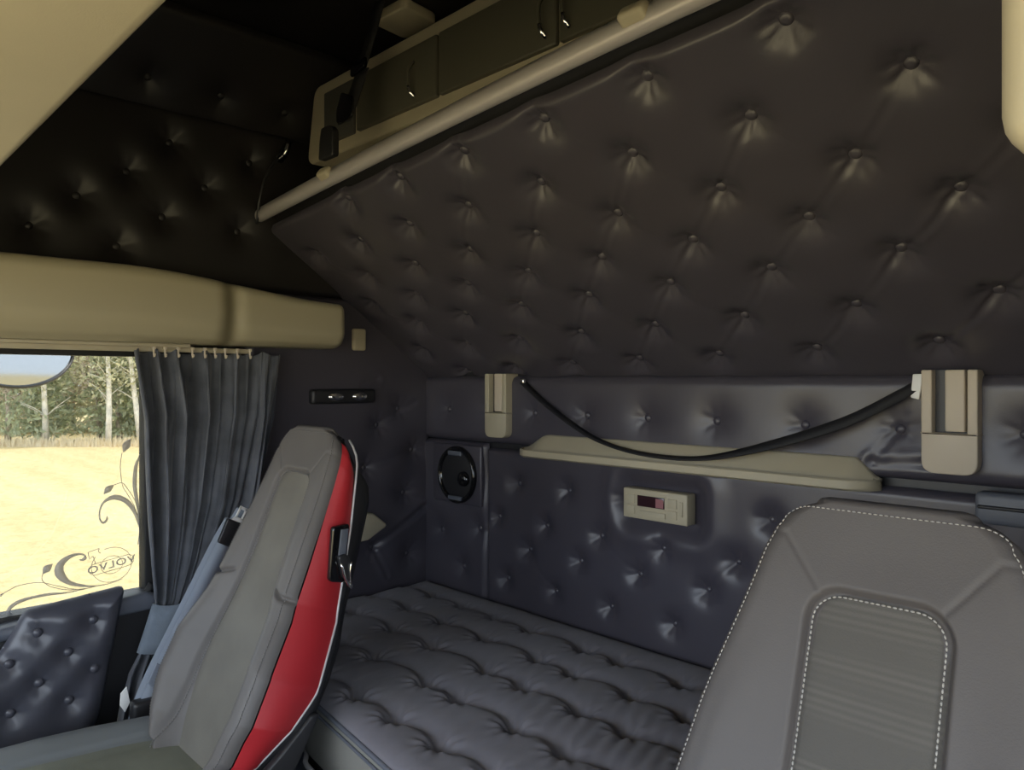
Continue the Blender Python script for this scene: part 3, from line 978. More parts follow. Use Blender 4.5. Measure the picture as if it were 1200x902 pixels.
X = -2.125 + amp * fold * (0.75 + 0.35 * np.sin(7.3 * u + 2 * t))
Yc = yl[None] + (yh - yl)[None] * u + 0.35 * amp * np.cos(ph)
Z = zz[None] * np.ones(nu)[:, None] + 0.006 * np.sin(ph) * (t < 0.03)
cg = grid(np.stack([X, Yc, Z], -1))
co = mk('curtain_cloth', cg, M['curtain'], cur)
md = co.modifiers.new('solid', 'SOLIDIFY'); md.thickness = 0.002
# piped front hem
hem = [(-2.10, yl[i] - 0.002 , zz[i]) for i in range(0, 97, 3)]
mk('hem', tube(hem, 0.005, 6), M['curtain'], cur)
tb = []
for k in range(5):
    z = -0.605 - 0.122 * k / 4
    yc = 0.5 * (np.interp(z, vz[::-1], ylo[::-1]) + np.interp(z, vz[::-1], yhi[::-1])) + 0.01
    hwid = 0.5 * (np.interp(z, vz[::-1], yhi[::-1]) - np.interp(z, vz[::-1], ylo[::-1])) + 0.014
    tb.append([(-2.122 + 0.030 * math.cos(a) + 0.001 * math.sin(9 * a), yc + hwid * math.sin(a), z + 0.004 * math.sin(3 * a)) for a in np.linspace(0, 2 * math.pi, 61)])
tb = np.array(tb)
tbo = mk('tieback', grid(tb), M['tieback'], cur); md = tbo.modifiers.new('solid', 'SOLIDIFY'); md.thickness = 0.004
hk = merge(tube([(0, 0, 0.018), (0, 0, 0.0), (0.003, 0, -0.008), (0.007, 0, -0.006), (0.008, 0, 0)], 0.0028, 6), box(-0.005, 0.005, -0.004, 0.004, 0.012, 0.020, 0.001))
hm = bpy.data.meshes.new('curtain_hook'); hm.from_pydata(hk[0].tolist(), [], hk[1]); hm.update(); hm.materials.append(M['cream_tab'])
for k in range(9):
    place_copy('curtain_hook', hm, (-2.107, 0.705 + 0.033 * k + 0.004 * math.sin(5 * k), 0.070), cur)

# ------------------------------------------------------------------ side wall details behind the far seat
cl = thing('wall_lamp', 'small chrome twin-bulb lamp low on the dark wall above the far seat', 'lamp', (XL + 0.03, 1.32, -0.06))
mk('lamp_housing', box(XL + 0.020, XL + 0.056, 1.20, 1.44, -0.078, -0.030, 0.01), M['black'], cl, angle=40)
for yy in (1.285, 1.375):
    b = dome(0.020, 0.012, 16, 5); R = Matrix.Rotation(math.pi / 2, 3, 'Y'); v = np.array([tuple(R @ Vector(p)) for p in b[0]])
    v[:, 1] *= 1.5; v[:, 2] *= 0.75
    mk('lamp_lens', (v + np.array([XL + 0.055, yy, -0.055]), b[1]), M['chrome'], cl)

cup = mk('corner_pocket', prism([(XL + 0.012, 1.33, -0.44), (XL + 0.012, 1.42, -0.448), (XL + 0.012, 1.475, -0.492), (XL + 0.012, 1.47, -0.502), (XL + 0.012, 1.40, -0.537), (XL + 0.012, 1.33, -0.54)], (0.060, 0, 0), 0.008), M['cream'], angle=40)
tag(cup, 'small pointed beige wall pocket beside the red edge of the far seat', 'pocket')
ct = mk('pillar_clip', box(XL + 0.002, XL + 0.05, 1.355, 1.405, 0.098, 0.172, 0.008), M['cream'], angle=40)
tag(ct, 'small beige block on the wall between cabinet end and padded bunk', 'clip')

# reading lamp on a flexible neck
rl = thing('reading_lamp', 'slim black gooseneck reading lamp with chrome tip by bunk rail end', 'lamp', PX(303, 255, XL + 0.06))
sp = smooth_path([PX(301, 262, XL + 0.04), PX(304, 235, XL + 0.07), PX(311, 208, XL + 0.08), PX(322, 190, XL + 0.08), PX(333, 178, XL + 0.08)], 24)
mk('neck', tube(sp, 0.0045, 8), M['black'], rl)
hd = [PX(327, 188, XL + 0.08), PX(334, 178, XL + 0.08), PX(338, 166, XL + 0.08)]
mk('lamp_head', tube(hd, [0.012, 0.014, 0.010], 10), M['gloss_black'], rl)
mk('lamp_tip', tube([PX(334, 182, XL + 0.095), PX(338, 165, XL + 0.095)], [0.006, 0.005], 8), M['chrome'], rl)

# ------------------------------------------------------------------ upper bunk, folded half up
KB = 0.727
LB = math.hypot(1, KB)
Vd = np.array([0, -1, KB]) / LB           # up the underside from the hinge
Nd = np.array([0, -KB, -1]) / LB          # down and forward out of the underside
bO = np.array([0.0, YB - 0.001, 0.0])


def sfront(x):
    return 0.93 - 0.114 * np.clip((-0.3 - x) / 1.91, 0, 1) ** 1.3


bunk = thing('upper_bunk', 'black button-tufted upper bunk tilted up above the bed, aluminium front rail', 'bunk', (-1.03, YB, 0.0))
bb = []
rows_s = [0.075, 0.205, 0.340, 0.452, 0.562, 0.690, 0.822]
offs = [-0.480, -0.352, -0.478, -0.358, -0.487, -0.368, -0.502]
for i, (s, o_) in enumerate(zip(rows_s, offs)):
    for k in range(-2, 9):
        x = o_ - 0.2475 * k
        if XL + 0.05 < x < XR - 0.06:
            bb.append((x, s + 0.045 * (x + 1.0)))
bb = [b for b in bb if b[1] < sfront(b[0]) - 0.06]


def pick(a, b, g):
    if a[1] > b[1]: a, b = b, a
    dn_left = b[0] > a[0]           # lower button lies to the left
    if dn_left:
        c = 0.5 * (a[0] + b[0])
        if a[1] < 0.60 and c > -1.45: return 0.0035 * g.uniform(0.7, 1.2)
        return g.choice([0, 0.001])
    return g.uniform(0.0004, 0.0012) if a[1] < 0.7 else 0


bcr = neighbours(bb, 0.10, 0.21, 9, pick)
und = quilted('padded_underside', bO, (1, 0, 0), Vd, Nd, XL + 0.012, XR - 0.004, 0.002, 0.93, 0.0052, bb, M['leather'], bunk,
              vmaxf=lambda u: sfront(u) - 0.035, creases=bcr, A=0.004, w=0.012, B=0.027, wb=0.038, seed=51, roll=0.016, noise=0.001)
# frame board and mattress behind the padding
xs = np.linspace(XL + 0.012, XR - 0.004, 60)
fr = [bO + np.array([x, 0, 0]) + Vd * 0.06 - Nd * 0.042 for x in xs] + [bO + np.array([x, 0, 0]) + Vd * (float(sfront(x)) + 0.002) - Nd * 0.042 for x in xs[::-1]]
mk('frame_board', prism(fr, tuple(-Nd * 0.03)), M['black'], bunk, smooth=False)
fr = [bO + np.array([x, 0, 0]) + Vd * 0.10 - Nd * 0.073 for x in xs] + [bO + np.array([x, 0, 0]) + Vd * (float(sfront(x)) - 0.05) - Nd * 0.073 for x in xs[::-1]]
mk('bunk_mattress', prism(fr, tuple(-Nd * 0.07)), M['black'], bunk, smooth=False)
# rail: rounded aluminium profile
prf = [(-0.006, -0.004), (0.004, 0.004), (0.016, 0.004), (0.026, -0.004), (0.030, -0.016), (0.028, -0.034), (0.020, -0.044), (-0.004, -0.046)]
prf = rounded(prf, 0.005, 3)
rr = []
for x in np.linspace(XL + 0.012, XR - 0.004, 80):
    s0 = float(sfront(x))
    rr.append([bO + np.array([x, 0, 0]) + Vd * (s0 + a) + Nd * b for a, b in prf + [prf[0]]])
RG = grid(np.array(rr), True)
npf = len(prf) + 1
mk('front_rail', (RG[0], RG[1] + [tuple(range(npf)), tuple(range(79 * npf, 80 * npf))]), M['rail'], bunk, angle=50)
for (px_, py_) in ((379, 208), (737, 18)):
    d = ray(px_, py_); q = KB * YB / (d[2] + KB * d[1]); p = d * q
    x = p[0]; c = bO + np.array([x, 0, 0]) + Vd * (float(sfront(x)) + 0.012) - Nd * 0.012
    g = box(-0.026, 0.026, -0.012, 0.016, -0.016, 0.030, 0.008)
    Rm = np.stack([np.array([1, 0, 0]), -Nd, Vd], 1)
    mk('latch', ((g[0][:, [0, 1, 2]] @ Rm.T) + c, g[1]), M['cream'], bunk, angle=50)

# ------------------------------------------------------------------ roof cabinet above the bunk
rc = thing('roof_cabinet', 'beige-framed cabinet with olive doors under the roof above the upper bunk', 'cabinet', (-1.0, 1.42, 0.63))
YC = 1.135
fo = rounded([(-2.095, 0.655), (-2.05, 0.882), (XR - 0.01, 0.882), (XR - 0.01, 0.655)], [0.04, 0.035, 0.004, 0.004], 5)
mk('cabinet_body', prism([(x, YC + 0.012, z) for x, z in fo], (0, 0.50, 0), 0.008), M['cream'], rc, angle=50)
doors = [(-1.975, -1.815), (-1.80, -1.44), (-1.435, -1.045), (-1.04, -0.65), (-0.645, -0.255), (-0.25, 0.12)]
for i, (a, b) in enumerate(doors):
    dr = mk('door', box(a + 0.002, b - 0.002, YC, YC + 0.02, 0.690, 0.842, 0.005), M['door_dark'] if i == 0 else M['cabinet_door'], rc, angle=50)
    if i > 0:
        hx_ = {1: b - 0.09, 2: b - 0.03, 3: a + 0.03, 4: b - 0.03, 5: a + 0.03}[i]
        hp = smooth_path([(hx_, YC - 0.001, 0.80), (hx_ - 0.004, YC - 0.014, 0.78), (hx_ - 0.005, YC - 0.016, 0.75), (hx_ - 0.002, YC - 0.012, 0.725), (hx_ + 0.002, YC, 0.71)], 16)
        mk('handle', tube(hp, 0.004, 8), M['cabinet_door'], dr)
        mk('handle_glint', tube(hp[-7:], 0.0052, 8), M['chrome'], dr)  # chrome foot on the pull that stands for its glint
# ceiling hatch / vent
q = [PZ(436, 17, ZC - 0.004), PZ(475, 36, ZC - 0.004), PZ(513, 17, ZC - 0.004)]
q.append(q[0] + q[2] - q[1])
x0, x1 = min(p[0] for p in q), max(p[0] for p in q)
hv = mk('ceiling_console', merge(prism(rounded([(p[0], p[1]) for p in q], 0.02, 4) and [(a[0], a[1], ZC - 0.03) for a in rounded([(p[0], p[1]) for p in q], 0.02, 4)], (0, 0, 0.029), 0.006)), M['cream'], angle=50)
tag(hv, 'small beige console on the dark ceiling above the roof cabinet', 'console')
# safety strap with buckle hanging from the roof to the bunk rail
st = thing('safety_strap', 'black safety strap with buckle between roof and bunk rail, in front of cabinet', 'strap', (-1.70, 1.04, 0.56))
s0 = np.array([-1.705, 1.005, 0.575]); s1 = np.array([-1.685, 1.045, 0.70]); s2 = np.array([-1.665, 1.07, 0.80]); s3 = np.array([-1.63, 1.10, 0.975])
mk('webbing', merge(band(smooth_path([s1 - (s1 - s0) * 0.3, s1, s2], 12), (1, 0.1, 0), 0.052, 0.003), band(smooth_path([s2 - np.array([0, .004, 0]), (s2 + s3) / 2, s3], 10), (1, 0.1, 0), 0.040, 0.003)), M['strap'], st)
mk('buckle_body', prism([tuple(s0 + np.array([a, 0.0, b])) for a, b in rounded([(-0.035, -0.01), (0.035, -0.01), (0.036, 0.055), (0.02, 0.07), (-0.022, 0.07), (-0.03, 0.04)], 0.006, 2)], (0, -0.02, 0), 0.003), M['black'], st, angle=40)
mk('tongue', prism([tuple(s1 + np.array([a, -0.006, b - 0.03])) for a, b in rounded([(-0.045, 0), (-0.012, -0.006), (0.03, 0.0), (0.032, 0.05), (-0.02, 0.075), (-0.045, 0.03)], 0.008, 2)], (0, -0.008, 0), 0.002), M['gloss_black'], st, angle=40)
mk('adjuster', prism([tuple(s2 + np.array([a, -0.006, b])) for a, b in rounded([(-0.035, -0.012), (0.032, -0.004), (0.034, 0.022), (-0.033, 0.012)], 0.005, 2)], (0, -0.01, 0), 0.003), M['gloss_black'], st, angle=40)

# ------------------------------------------------------------------ front overhead storage (only its underside edge shows)
oc = thing('overhead_storage', 'large pale beige overhead storage unit filling the top left corner', 'cabinet', (-1.03, -0.2, 0.28))
mk('storage_body', box(XL + 0.003, XR - 0.003, YF - 0.08, 0.208, 0.28, ZC - 0.004, 0.014), M['cream'], oc, angle=50)
# near cabinet whose rounded corner shows at the right edge
e = PX(1187, 100, -0.088)
nc = mk('corner_cabinet', box(-0.0965, XR - 0.002, e[1], e[1] + 0.20, 0.105, 0.50, 0.020, 5), M['cream'], angle=50)
tag(nc, 'beige rounded cabinet corner at the top right edge of the photo', 'cabinet')

# ------------------------------------------------------------------ rear wall fittings
def bracket(x0, label, pale):
    y0 = YB - 0.060
    t = thing('bunk_bracket', label, 'bracket', (x0 + 0.05, YB - 0.03, -0.185), 'beige bunk brackets on the rear wall')
    hz = 0.02
    plate = rounded([(x0, -0.186), (x0 + 0.1, -0.186), (x0 + 0.1, -0.105), (x0, -0.105)], [0.026, 0.026, 0.001, 0.001], 5)
    mk('lower_plate', prism([(x, y0, z) for x, z in plate], (0, 0.042, 0), 0.003), M['cream_tab'] if pale else M['cream'], t, angle=50)
    mk('side_cheek', box(x0, x0 + 0.02, y0, YB - 0.003, -0.106, hz, 0.003), M['cream_tab'] if pale else M['cream'], t, angle=50)
    mk('side_cheek', box(x0 + 0.082, x0 + 0.1, y0, YB - 0.003, -0.106, hz, 0.003), M['cream_tab'] if pale else M['cream'], t, angle=50)
    mk('slot_back', box(x0 + 0.02, x0 + 0.082, y0 + 0.022, YB - 0.004, -0.106, hz), M['black'], t, smooth=False)
    mk('tab', box(x0 + 0.042, x0 + 0.077, y0 + 0.004, y0 + 0.028, -0.102, hz, 0.003), M['cream_tab'], t, angle=50)
    return t


bracket(-1.828, 'beige bunk bracket above the round speaker, left end of the sagging strap', False)
bracket(-0.515, 'beige bunk bracket above the near seat, right end of the sagging strap', True)

# sagging strap
sg = thing('sagging_strap', 'thin black strap sagging across the rear wall between two beige brackets', 'strap', (-1.1, YB - 0.09, -0.21))
pp = [(-1.66, YB - 0.05, -0.008), (-1.53, YB - 0.06, -0.085), (-1.36, YB - 0.075, -0.160), (-1.20, YB - 0.085, -0.192), (-1.02, YB - 0.09, -0.194),
      (-0.86, YB - 0.09, -0.160), (-0.67, YB - 0.08, -0.095), (-0.56, YB - 0.06, -0.035), (-0.525, YB - 0.05, -0.010)]
path = np.array(smooth_path(pp, 64))
m = len(path); tt = np.linspace(0, 1, m)
tw_ = np.interp(tt, [0, 0.3, 0.5, 0.66, 0.85, 1], [1.45, 1.5, 1.3, 0.7, 0.25, 0.35])   # twist: edge-on at left, face-on at right
Wd = np.stack([np.zeros(m), np.sin(tw_), np.cos(tw_)], 1)
mk('webbing', band(path, Wd, 0.028, 0.0028), M['strap'], sg)
mk('ferrule', box(-1.668, -1.652, YB - 0.056, YB - 0.044, -0.012, 0.004, 0.003), M['chrome'], sg, angle=40)
mk('end_clip', prism([(-0.532, YB - 0.05, 0.012), (-0.512, YB - 0.05, 0.012), (-0.520, YB - 0.05, -0.04), (-0.536, YB - 0.05, -0.036)], (0, -0.006, 0), 0.002), M['white_plastic'], sg, angle=40)

# shelf tray
sh = thing('wall_shelf', 'long narrow beige shelf tray on the rear wall under the sagging strap', 'shelf', (-1.14, YB - 0.03, -0.228))
sec = []
for x in np.linspace(-1.668, -0.602, 90):
    hh_ = 0.004 + 0.044 * float(sstep(-1.668, -1.56, x)) * float(sstep(-0.602, -0.655, x))
    dp = 0.030 + 0.052 * math.sqrt(min(1, max(0, (x + 1.668) / 0.05))) * float(math.sqrt(min(1, max(0, (-0.602 - x) / 0.05))))
    w_ = [(-dp + .003, -.211), (-dp, -.214), (-dp, -.230), (-dp + .006, -.235), (-.012, -.236), (-.012, -.214 + hh_), (-.026, -.215 + hh_), (-.030, -.218 + hh_), (-dp + .020, -.219), (-dp + .010, -.220), (-dp + .008, -.212)]
    sec.append([(x, YB - 0.012 + a, b) for a, b in w_ + w_[:1]])
SG = grid(np.array(sec), True)
mk('tray', (SG[0], SG[1] + [tuple(range(12))[::-1], tuple(range(89 * 12, 90 * 12))]), M['cream'], sh, angle=40)

# control panel
cp = thing('control_panel', 'beige wall control panel with small dark display below the shelf', 'panel', (-1.16, YB - 0.05, -0.37))
y0 = YB - 0.060
mk('faceplate', box(-1.262, -1.060, y0, YB - 0.02, -0.372, -0.292, 0.004), M['cream'], cp, angle=50)
mk('display', box(-1.214, -1.128, y0 - 0.0015, y0 + 0.01, -0.337, -0.308, 0.001), M['screen'], cp, angle=40)
mk('bezel', merge(box(-1.218, -1.124, y0 - 0.002, y0 + 0.004, -0.307, -0.304), box(-1.218, -1.124, y0 - 0.002, y0 + 0.004, -0.341, -0.338)), M['cream'], cp, smooth=False)
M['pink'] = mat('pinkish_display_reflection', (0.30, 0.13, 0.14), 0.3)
mk('display_reflection', box(-1.155, -1.131, y0 - 0.0020, y0, -0.335, -0.312), M['pink'], cp, smooth=False)  # pinkish reflection on the display, put on as a flat coloured patch
for (a, b) in ((-1.252, -1.222), (-1.118, -1.090)):
    for (c_, d_) in ((-0.332, -0.308), (-0.360, -0.338)):
        mk('push_button', box(a, b, y0 - 0.003, y0 + 0.004, c_, d_, 0.0012), M['cream'], cp, angle=40)
mk('push_button', box(-1.205, -1.125, y0 - 0.003, y0 + 0.004, -0.362, -0.348, 0.0012), M['cream'], cp, angle=40)
mk('knob', box(-1.082, -1.072, y0 - 0.004, y0 + 0.004, -0.350, -0.312, 0.0012), M['cream'], cp, angle=40)

# round speaker
spk = thing('wall_speaker', 'round glossy black speaker in the rear wall below the left bracket', 'speaker', (-2.0, YB - 0.03, -0.33))
mk('mounting_plate', box(-2.125, -1.868, YB - 0.040, YB - 0.006, -0.425, -0.222, 0.006), M['leather'], spk, angle=40)
sc_ = np.array([-1.985, YB - 0.041, -0.325])


def turned(profile, c, n=48):
    """rotational body about -Y through c: profile of (radius, depth towards viewer)"""
    R = [[c + np.array([r * math.cos(w), -d, r * math.sin(w)]) for w in np.linspace(0, 2 * math.pi, n + 1)] for r, d in profile]
    return grid(np.array(R))


mk('rim', turned([(0.098, 0), (0.098, 0.010), (0.092, 0.016), (0.084, 0.012), (0.080, 0.004)], sc_), M['gloss_black'], spk)
mk('grille', turned([(0.081, 0.006), (0.06, 0.010), (0.03, 0.012), (0.001, 0.013)], sc_), M['black'], spk)
mk('badge', box(sc_[0] - 0.035, sc_[0] + 0.035, sc_[1] - 0.018, sc_[1] - 0.008, 0.066 + sc_[2], 0.082 + sc_[2], 0.003), M['grey_plastic'], spk, angle=40)
mk('badge', box(sc_[0] - 0.035, sc_[0] + 0.035, sc_[1] - 0.018, sc_[1] - 0.008, -0.086 + sc_[2], -0.072 + sc_[2], 0.003), M['grey_plastic'], spk, angle=40)
mk('tweeter', turned([(0.026, 0.010), (0.024, 0.022), (0.014, 0.025), (0.001, 0.026)], sc_ + np.array([0.045, 0, -0.01]), 24), M['gloss_black'], spk)

rb_ = thing('wall_socket_box', 'dark grey box on the rear wall behind the near seat, right edge', 'box', (-0.33, YB - 0.03, -0.26))
mk('box_body', box(-0.421, -0.24, YB - 0.062, YB - 0.018, -0.275, -0.214, 0.01), M['grey_plastic'], rb_, angle=50)
mk('grey_edge', box(-0.415, -0.25, YB - 0.067, YB - 0.055, -0.245, -0.238, 0.003), M['black'], rb_, angle=50)

# ------------------------------------------------------------------ lower bed: base and tufted mattress
MZ = -0.725
fx = np.array([XL + 0.02, -1.90, -1.84, -1.645, -1.60, -1.127, -0.90, -0.78, -0.66, -0.60, XR - 0.01])
fy = np.array([0.95, 0.95, 0.94, 0.905, 0.875, 0.812, 0.80, 0.84, 1.15, 1.22, 1.22])


def yfront(x):
    return np.interp(x, fx, fy)


tuft = {1.535: [-2.16, -1.98, -1.83, -1.67, -1.52, -1.31, -1.185, -0.995, -0.85, -0.66, -0.5, -0.3, -0.1],
        1.395: [-2.12, -1.93, -1.75, -1.555, -1.345, -1.22, -1.038, -0.889, -0.71, -0.55, -0.35, -0.15],
        1.25: [-2.0, -1.80, -1.613, -1.383, -1.25, -1.07, -0.94, -0.76, -0.6, -0.4],
        1.095: [-1.80, -1.651, -1.424, -1.304, -1.115, -0.97, -0.80],
        0.935: [-1.66, -1.475, -1.324, -1.165, -1.0, -0.86]}


def bed_h(x, y):
    dist = np.full_like(x, 9.0); h = np.zeros_like(x)
    depth = np.zeros_like(x)
    ext = np.zeros_like(x)
    for Yr, tx in tuft.items():
        tx = np.array(tx)
        i = np.clip(np.searchsorted(tx, x) - 1, 0, len(tx) - 2)
        a, b = tx[i], tx[i + 1]
        uu = np.clip((x - a) / (b - a), 0, 1)
        gap = np.clip(b - a, 0.1, 0.25)
        slope = -0.03 * (x + 1.6)
        yc = Yr + slope + 0.15 * gap * np.sin(np.pi * uu ** 1.15)
        near = np.minimum(np.abs(x - a), np.abs(x - b))
        amp_ = 0.50 + 0.50 * np.exp(-(near / 0.045) ** 2)
        dd = y - yc
        wid = np.where(dd > 0, 0.024, 0.015)
        depth = np.maximum(depth, amp_ * np.exp(-np.abs(dd / wid) ** 1.15))
        for t_ in tx:
            r2 = ((x - t_) / 0.020) ** 2 + ((y - (Yr - 0.03 * (t_ + 1.6))) / 0.016) ** 2
            ext += np.exp(-r2)
            # fan pleats from every tuft
            dxx, dyy = x - t_, y - (Yr - 0.03 * (t_ + 1.6)); rr_ = np.hypot(dxx, dyy)
            mk_ = rr_ < 0.1
            ext[mk_] += 0.10 * np.sin(9 * np.arctan2(dyy[mk_], dxx[mk_]) + 20 * t_) * np.exp(-((rr_[mk_] - 0.035) / 0.02) ** 2)
    h = -0.027 * depth - 0.022 * ext
    h += 0.0022 * wavefield(x, y, 77, 30) + 0.0012 * wavefield(x * 3, y * 0.7, 78, 60)
    # stretch wrinkles running across the rolls towards the right
    h += 0.0014 * np.sin(150 * (x + 0.35 * y) + 4 * np.sin(7 * x)) * sstep(-1.5, -0.9, x) * np.exp(-((y - 1.2) / 0.13) ** 2)
    return h


nx, ny = 520, 230
xa = np.linspace(XL + 0.045, XR - 0.02, nx)[:, None] * np.ones(ny)[None]
va_ = np.ones(nx)[:, None] * np.linspace(0, 1, ny)[None]
yf_ = yfront(xa)
ya = yf_ + va_ * (YB - 0.035 - yf_)
h = bed_h(xa, ya)
ed = np.minimum(np.minimum(ya - yf_, YB - 0.035 - ya), np.minimum(xa - XL - 0.045, XR - 0.02 - xa))
ed = np.clip(ed / 0.05, 0, 1)
h = h * np.clip(ed * 1.6, 0, 1) - 0.024 * (1 - np.sqrt(np.clip(1 - (1 - ed) ** 2, 0, 1)))
bed = thing('bed_mattress', 'grey button-tufted mattress of the lower bed along the rear wall', 'mattress', (-1.03, 1.3, MZ - 0.17))
mk('quilted_top', grid(np.stack([xa, ya, MZ + 0.012 + h], -1)), M['mat_top'], bed)
edge = [(x, float(yfront(x))) for x in np.linspace(XL + 0.045, XR - 0.02, 120)]
sm = []
for (x, y) in edge: sm.append([(x, y, MZ - 0.012), (x, y - 0.006, MZ - 0.05), (x, y - 0.008, MZ - 0.09), (x, y - 0.004, MZ - 0.14), (x, y + 0.012, MZ - 0.16), (x, YB - 0.04, MZ - 0.162)])
mk('side_wall', grid(np.array(sm)), M['mat_side'], bed)
mk('piping', tube([(x, y - 0.001, MZ - 0.013) for x, y in edge], 0.0055, 8), M['piping'], bed)
mk('piping', tube([(x, y - 0.005, MZ - 0.030) for x, y in edge], 0.0035, 8), M['piping'], bed)

base = thing('storage_bench', 'dark storage base with silver edge trim carrying the lower mattress', 'bench', (-1.03, 1.3, ZF))
bp_ = [(x, y + 0.01) for x, y in edge[::4]] + [(edge[-1][0], edge[-1][1] + 0.01), (XR - 0.02, YB - 0.01), (XL + 0.03, YB - 0.01)]
mk('base_box', prism([(x, y, ZF + 0.002) for x, y in bp_], (0, 0, MZ - 0.165 - ZF)), M['black'], base, smooth=False)
mk('edge_trim', tube([(x, y - 0.003, MZ - 0.172) for x, y in edge], 0.006, 8), M['silver_trim'], base)
mk('front_panel', grid(np.array([[(x, y - 0.002, MZ - 0.18), (x, y + 0.0, MZ - 0.30)] for x, y in edge])), M['grey_plastic'], base)
db = mk('dust_speck', box(-1.99, -1.982, 1.38, 1.386, MZ + 0.008, MZ + 0.012, 0.001), M['white_plastic'])
tag(db, 'tiny white crumb lying on the dark far end of the mattress', 'crumb')


# ------------------------------------------------------------------ seats
def body(frame, dlist, hwf, nbf, nsf, nback0, ins_hw, ins_d0, ins_r, roll, cap_r, Ff=None, nfc=150):
    """Upholstered body lofted along d. frame(u,d,n)->xyz. Returns strips front, left, right, shell, plus edge lines."""
    rows = []
    for d in dlist: rows.append((d, 1.0, 0.0))
    caps = [(math.sin(a), math.cos(a)) for a in np.linspace(0, math.pi / 2, 10)[1:]]
    front, left, right, shell, edL, edR, pipeL, pipeR = [], [], [], [], [], [], [], []

    def row(d, sc, dd):
        hw, nb, ns = float(hwf(d)), float(nbf(d)), float(nsf(d))
        hwi = hw - roll
        us = np.linspace(-1, 1, nfc) * hwi
        nn = Ff(us, d, hw, nb)
        k = 8
        aL = np.linspace(math.pi, math.pi / 2, k, endpoint=False)
        Lr = [(-hwi + roll * math.cos(a), nn[0] - roll + roll * math.sin(a)) for a in aL]
        aR = np.linspace(math.pi / 2, 0, k + 1)[1:]
        Rr = [(hwi + roll * math.cos(a), nn[-1] - roll + roll * math.sin(a)) for a in aR]
        fr_ = Lr + list(zip(us, nn)) + Rr
        bul = 0.010; nback = float(np.interp(d, [0, .45, .70], [-.16, -.16, -.115])) if nback0 < -0.15 else nback0
        lf = [(-hw - bul * math.sin(math.pi * t_), (nb - roll) * (1 - t_) + ns * t_) for t_ in np.linspace(0, 1, 10)]
        rt = [(-a, b) for a, b in lf]
        back = [(-hw, ns), (-hw - 0.003, ns - 0.01), (-hw + 0.002, nback + 0.035), (-hw + 0.04, nback)] + [(x_, nback - 0.004) for x_ in np.linspace(-hw + 0.06, hw - 0.06, 8)] + \
               [(hw - 0.04, nback), (hw - 0.002, nback + 0.035), (hw + 0.003, ns - 0.01), (hw, ns)]
        ncen = -0.05
        def f(L_):
            o_ = []
            for x_, n_ in L_:
                n2 = ncen + (n_ - ncen) * sc
                o_.append(frame(x_ * (1 - 0.06 * (1 - sc)), dd + 0.75 * max(0.0, -n2 - 0.015) * math.exp(-max(dd, 0) / 0.12), n2))
            return o_
        return f(fr_), f(lf), f(rt), f(back)

    R = []
    for (s_, c_) in caps[::-1]:
        R.append(row(dlist[0], c_, dlist[0] - cap_r * s_))
    ncap = len(R)
    for d in dlist: R.append(row(d, 1.0, d))
    A = np.array([r[0] for r in R]); L = np.array([r[1] for r in R]); Rr = np.array([r[2] for r in R]); B = np.array([r[3] for r in R])
    return A, L, Rr, B, ncap


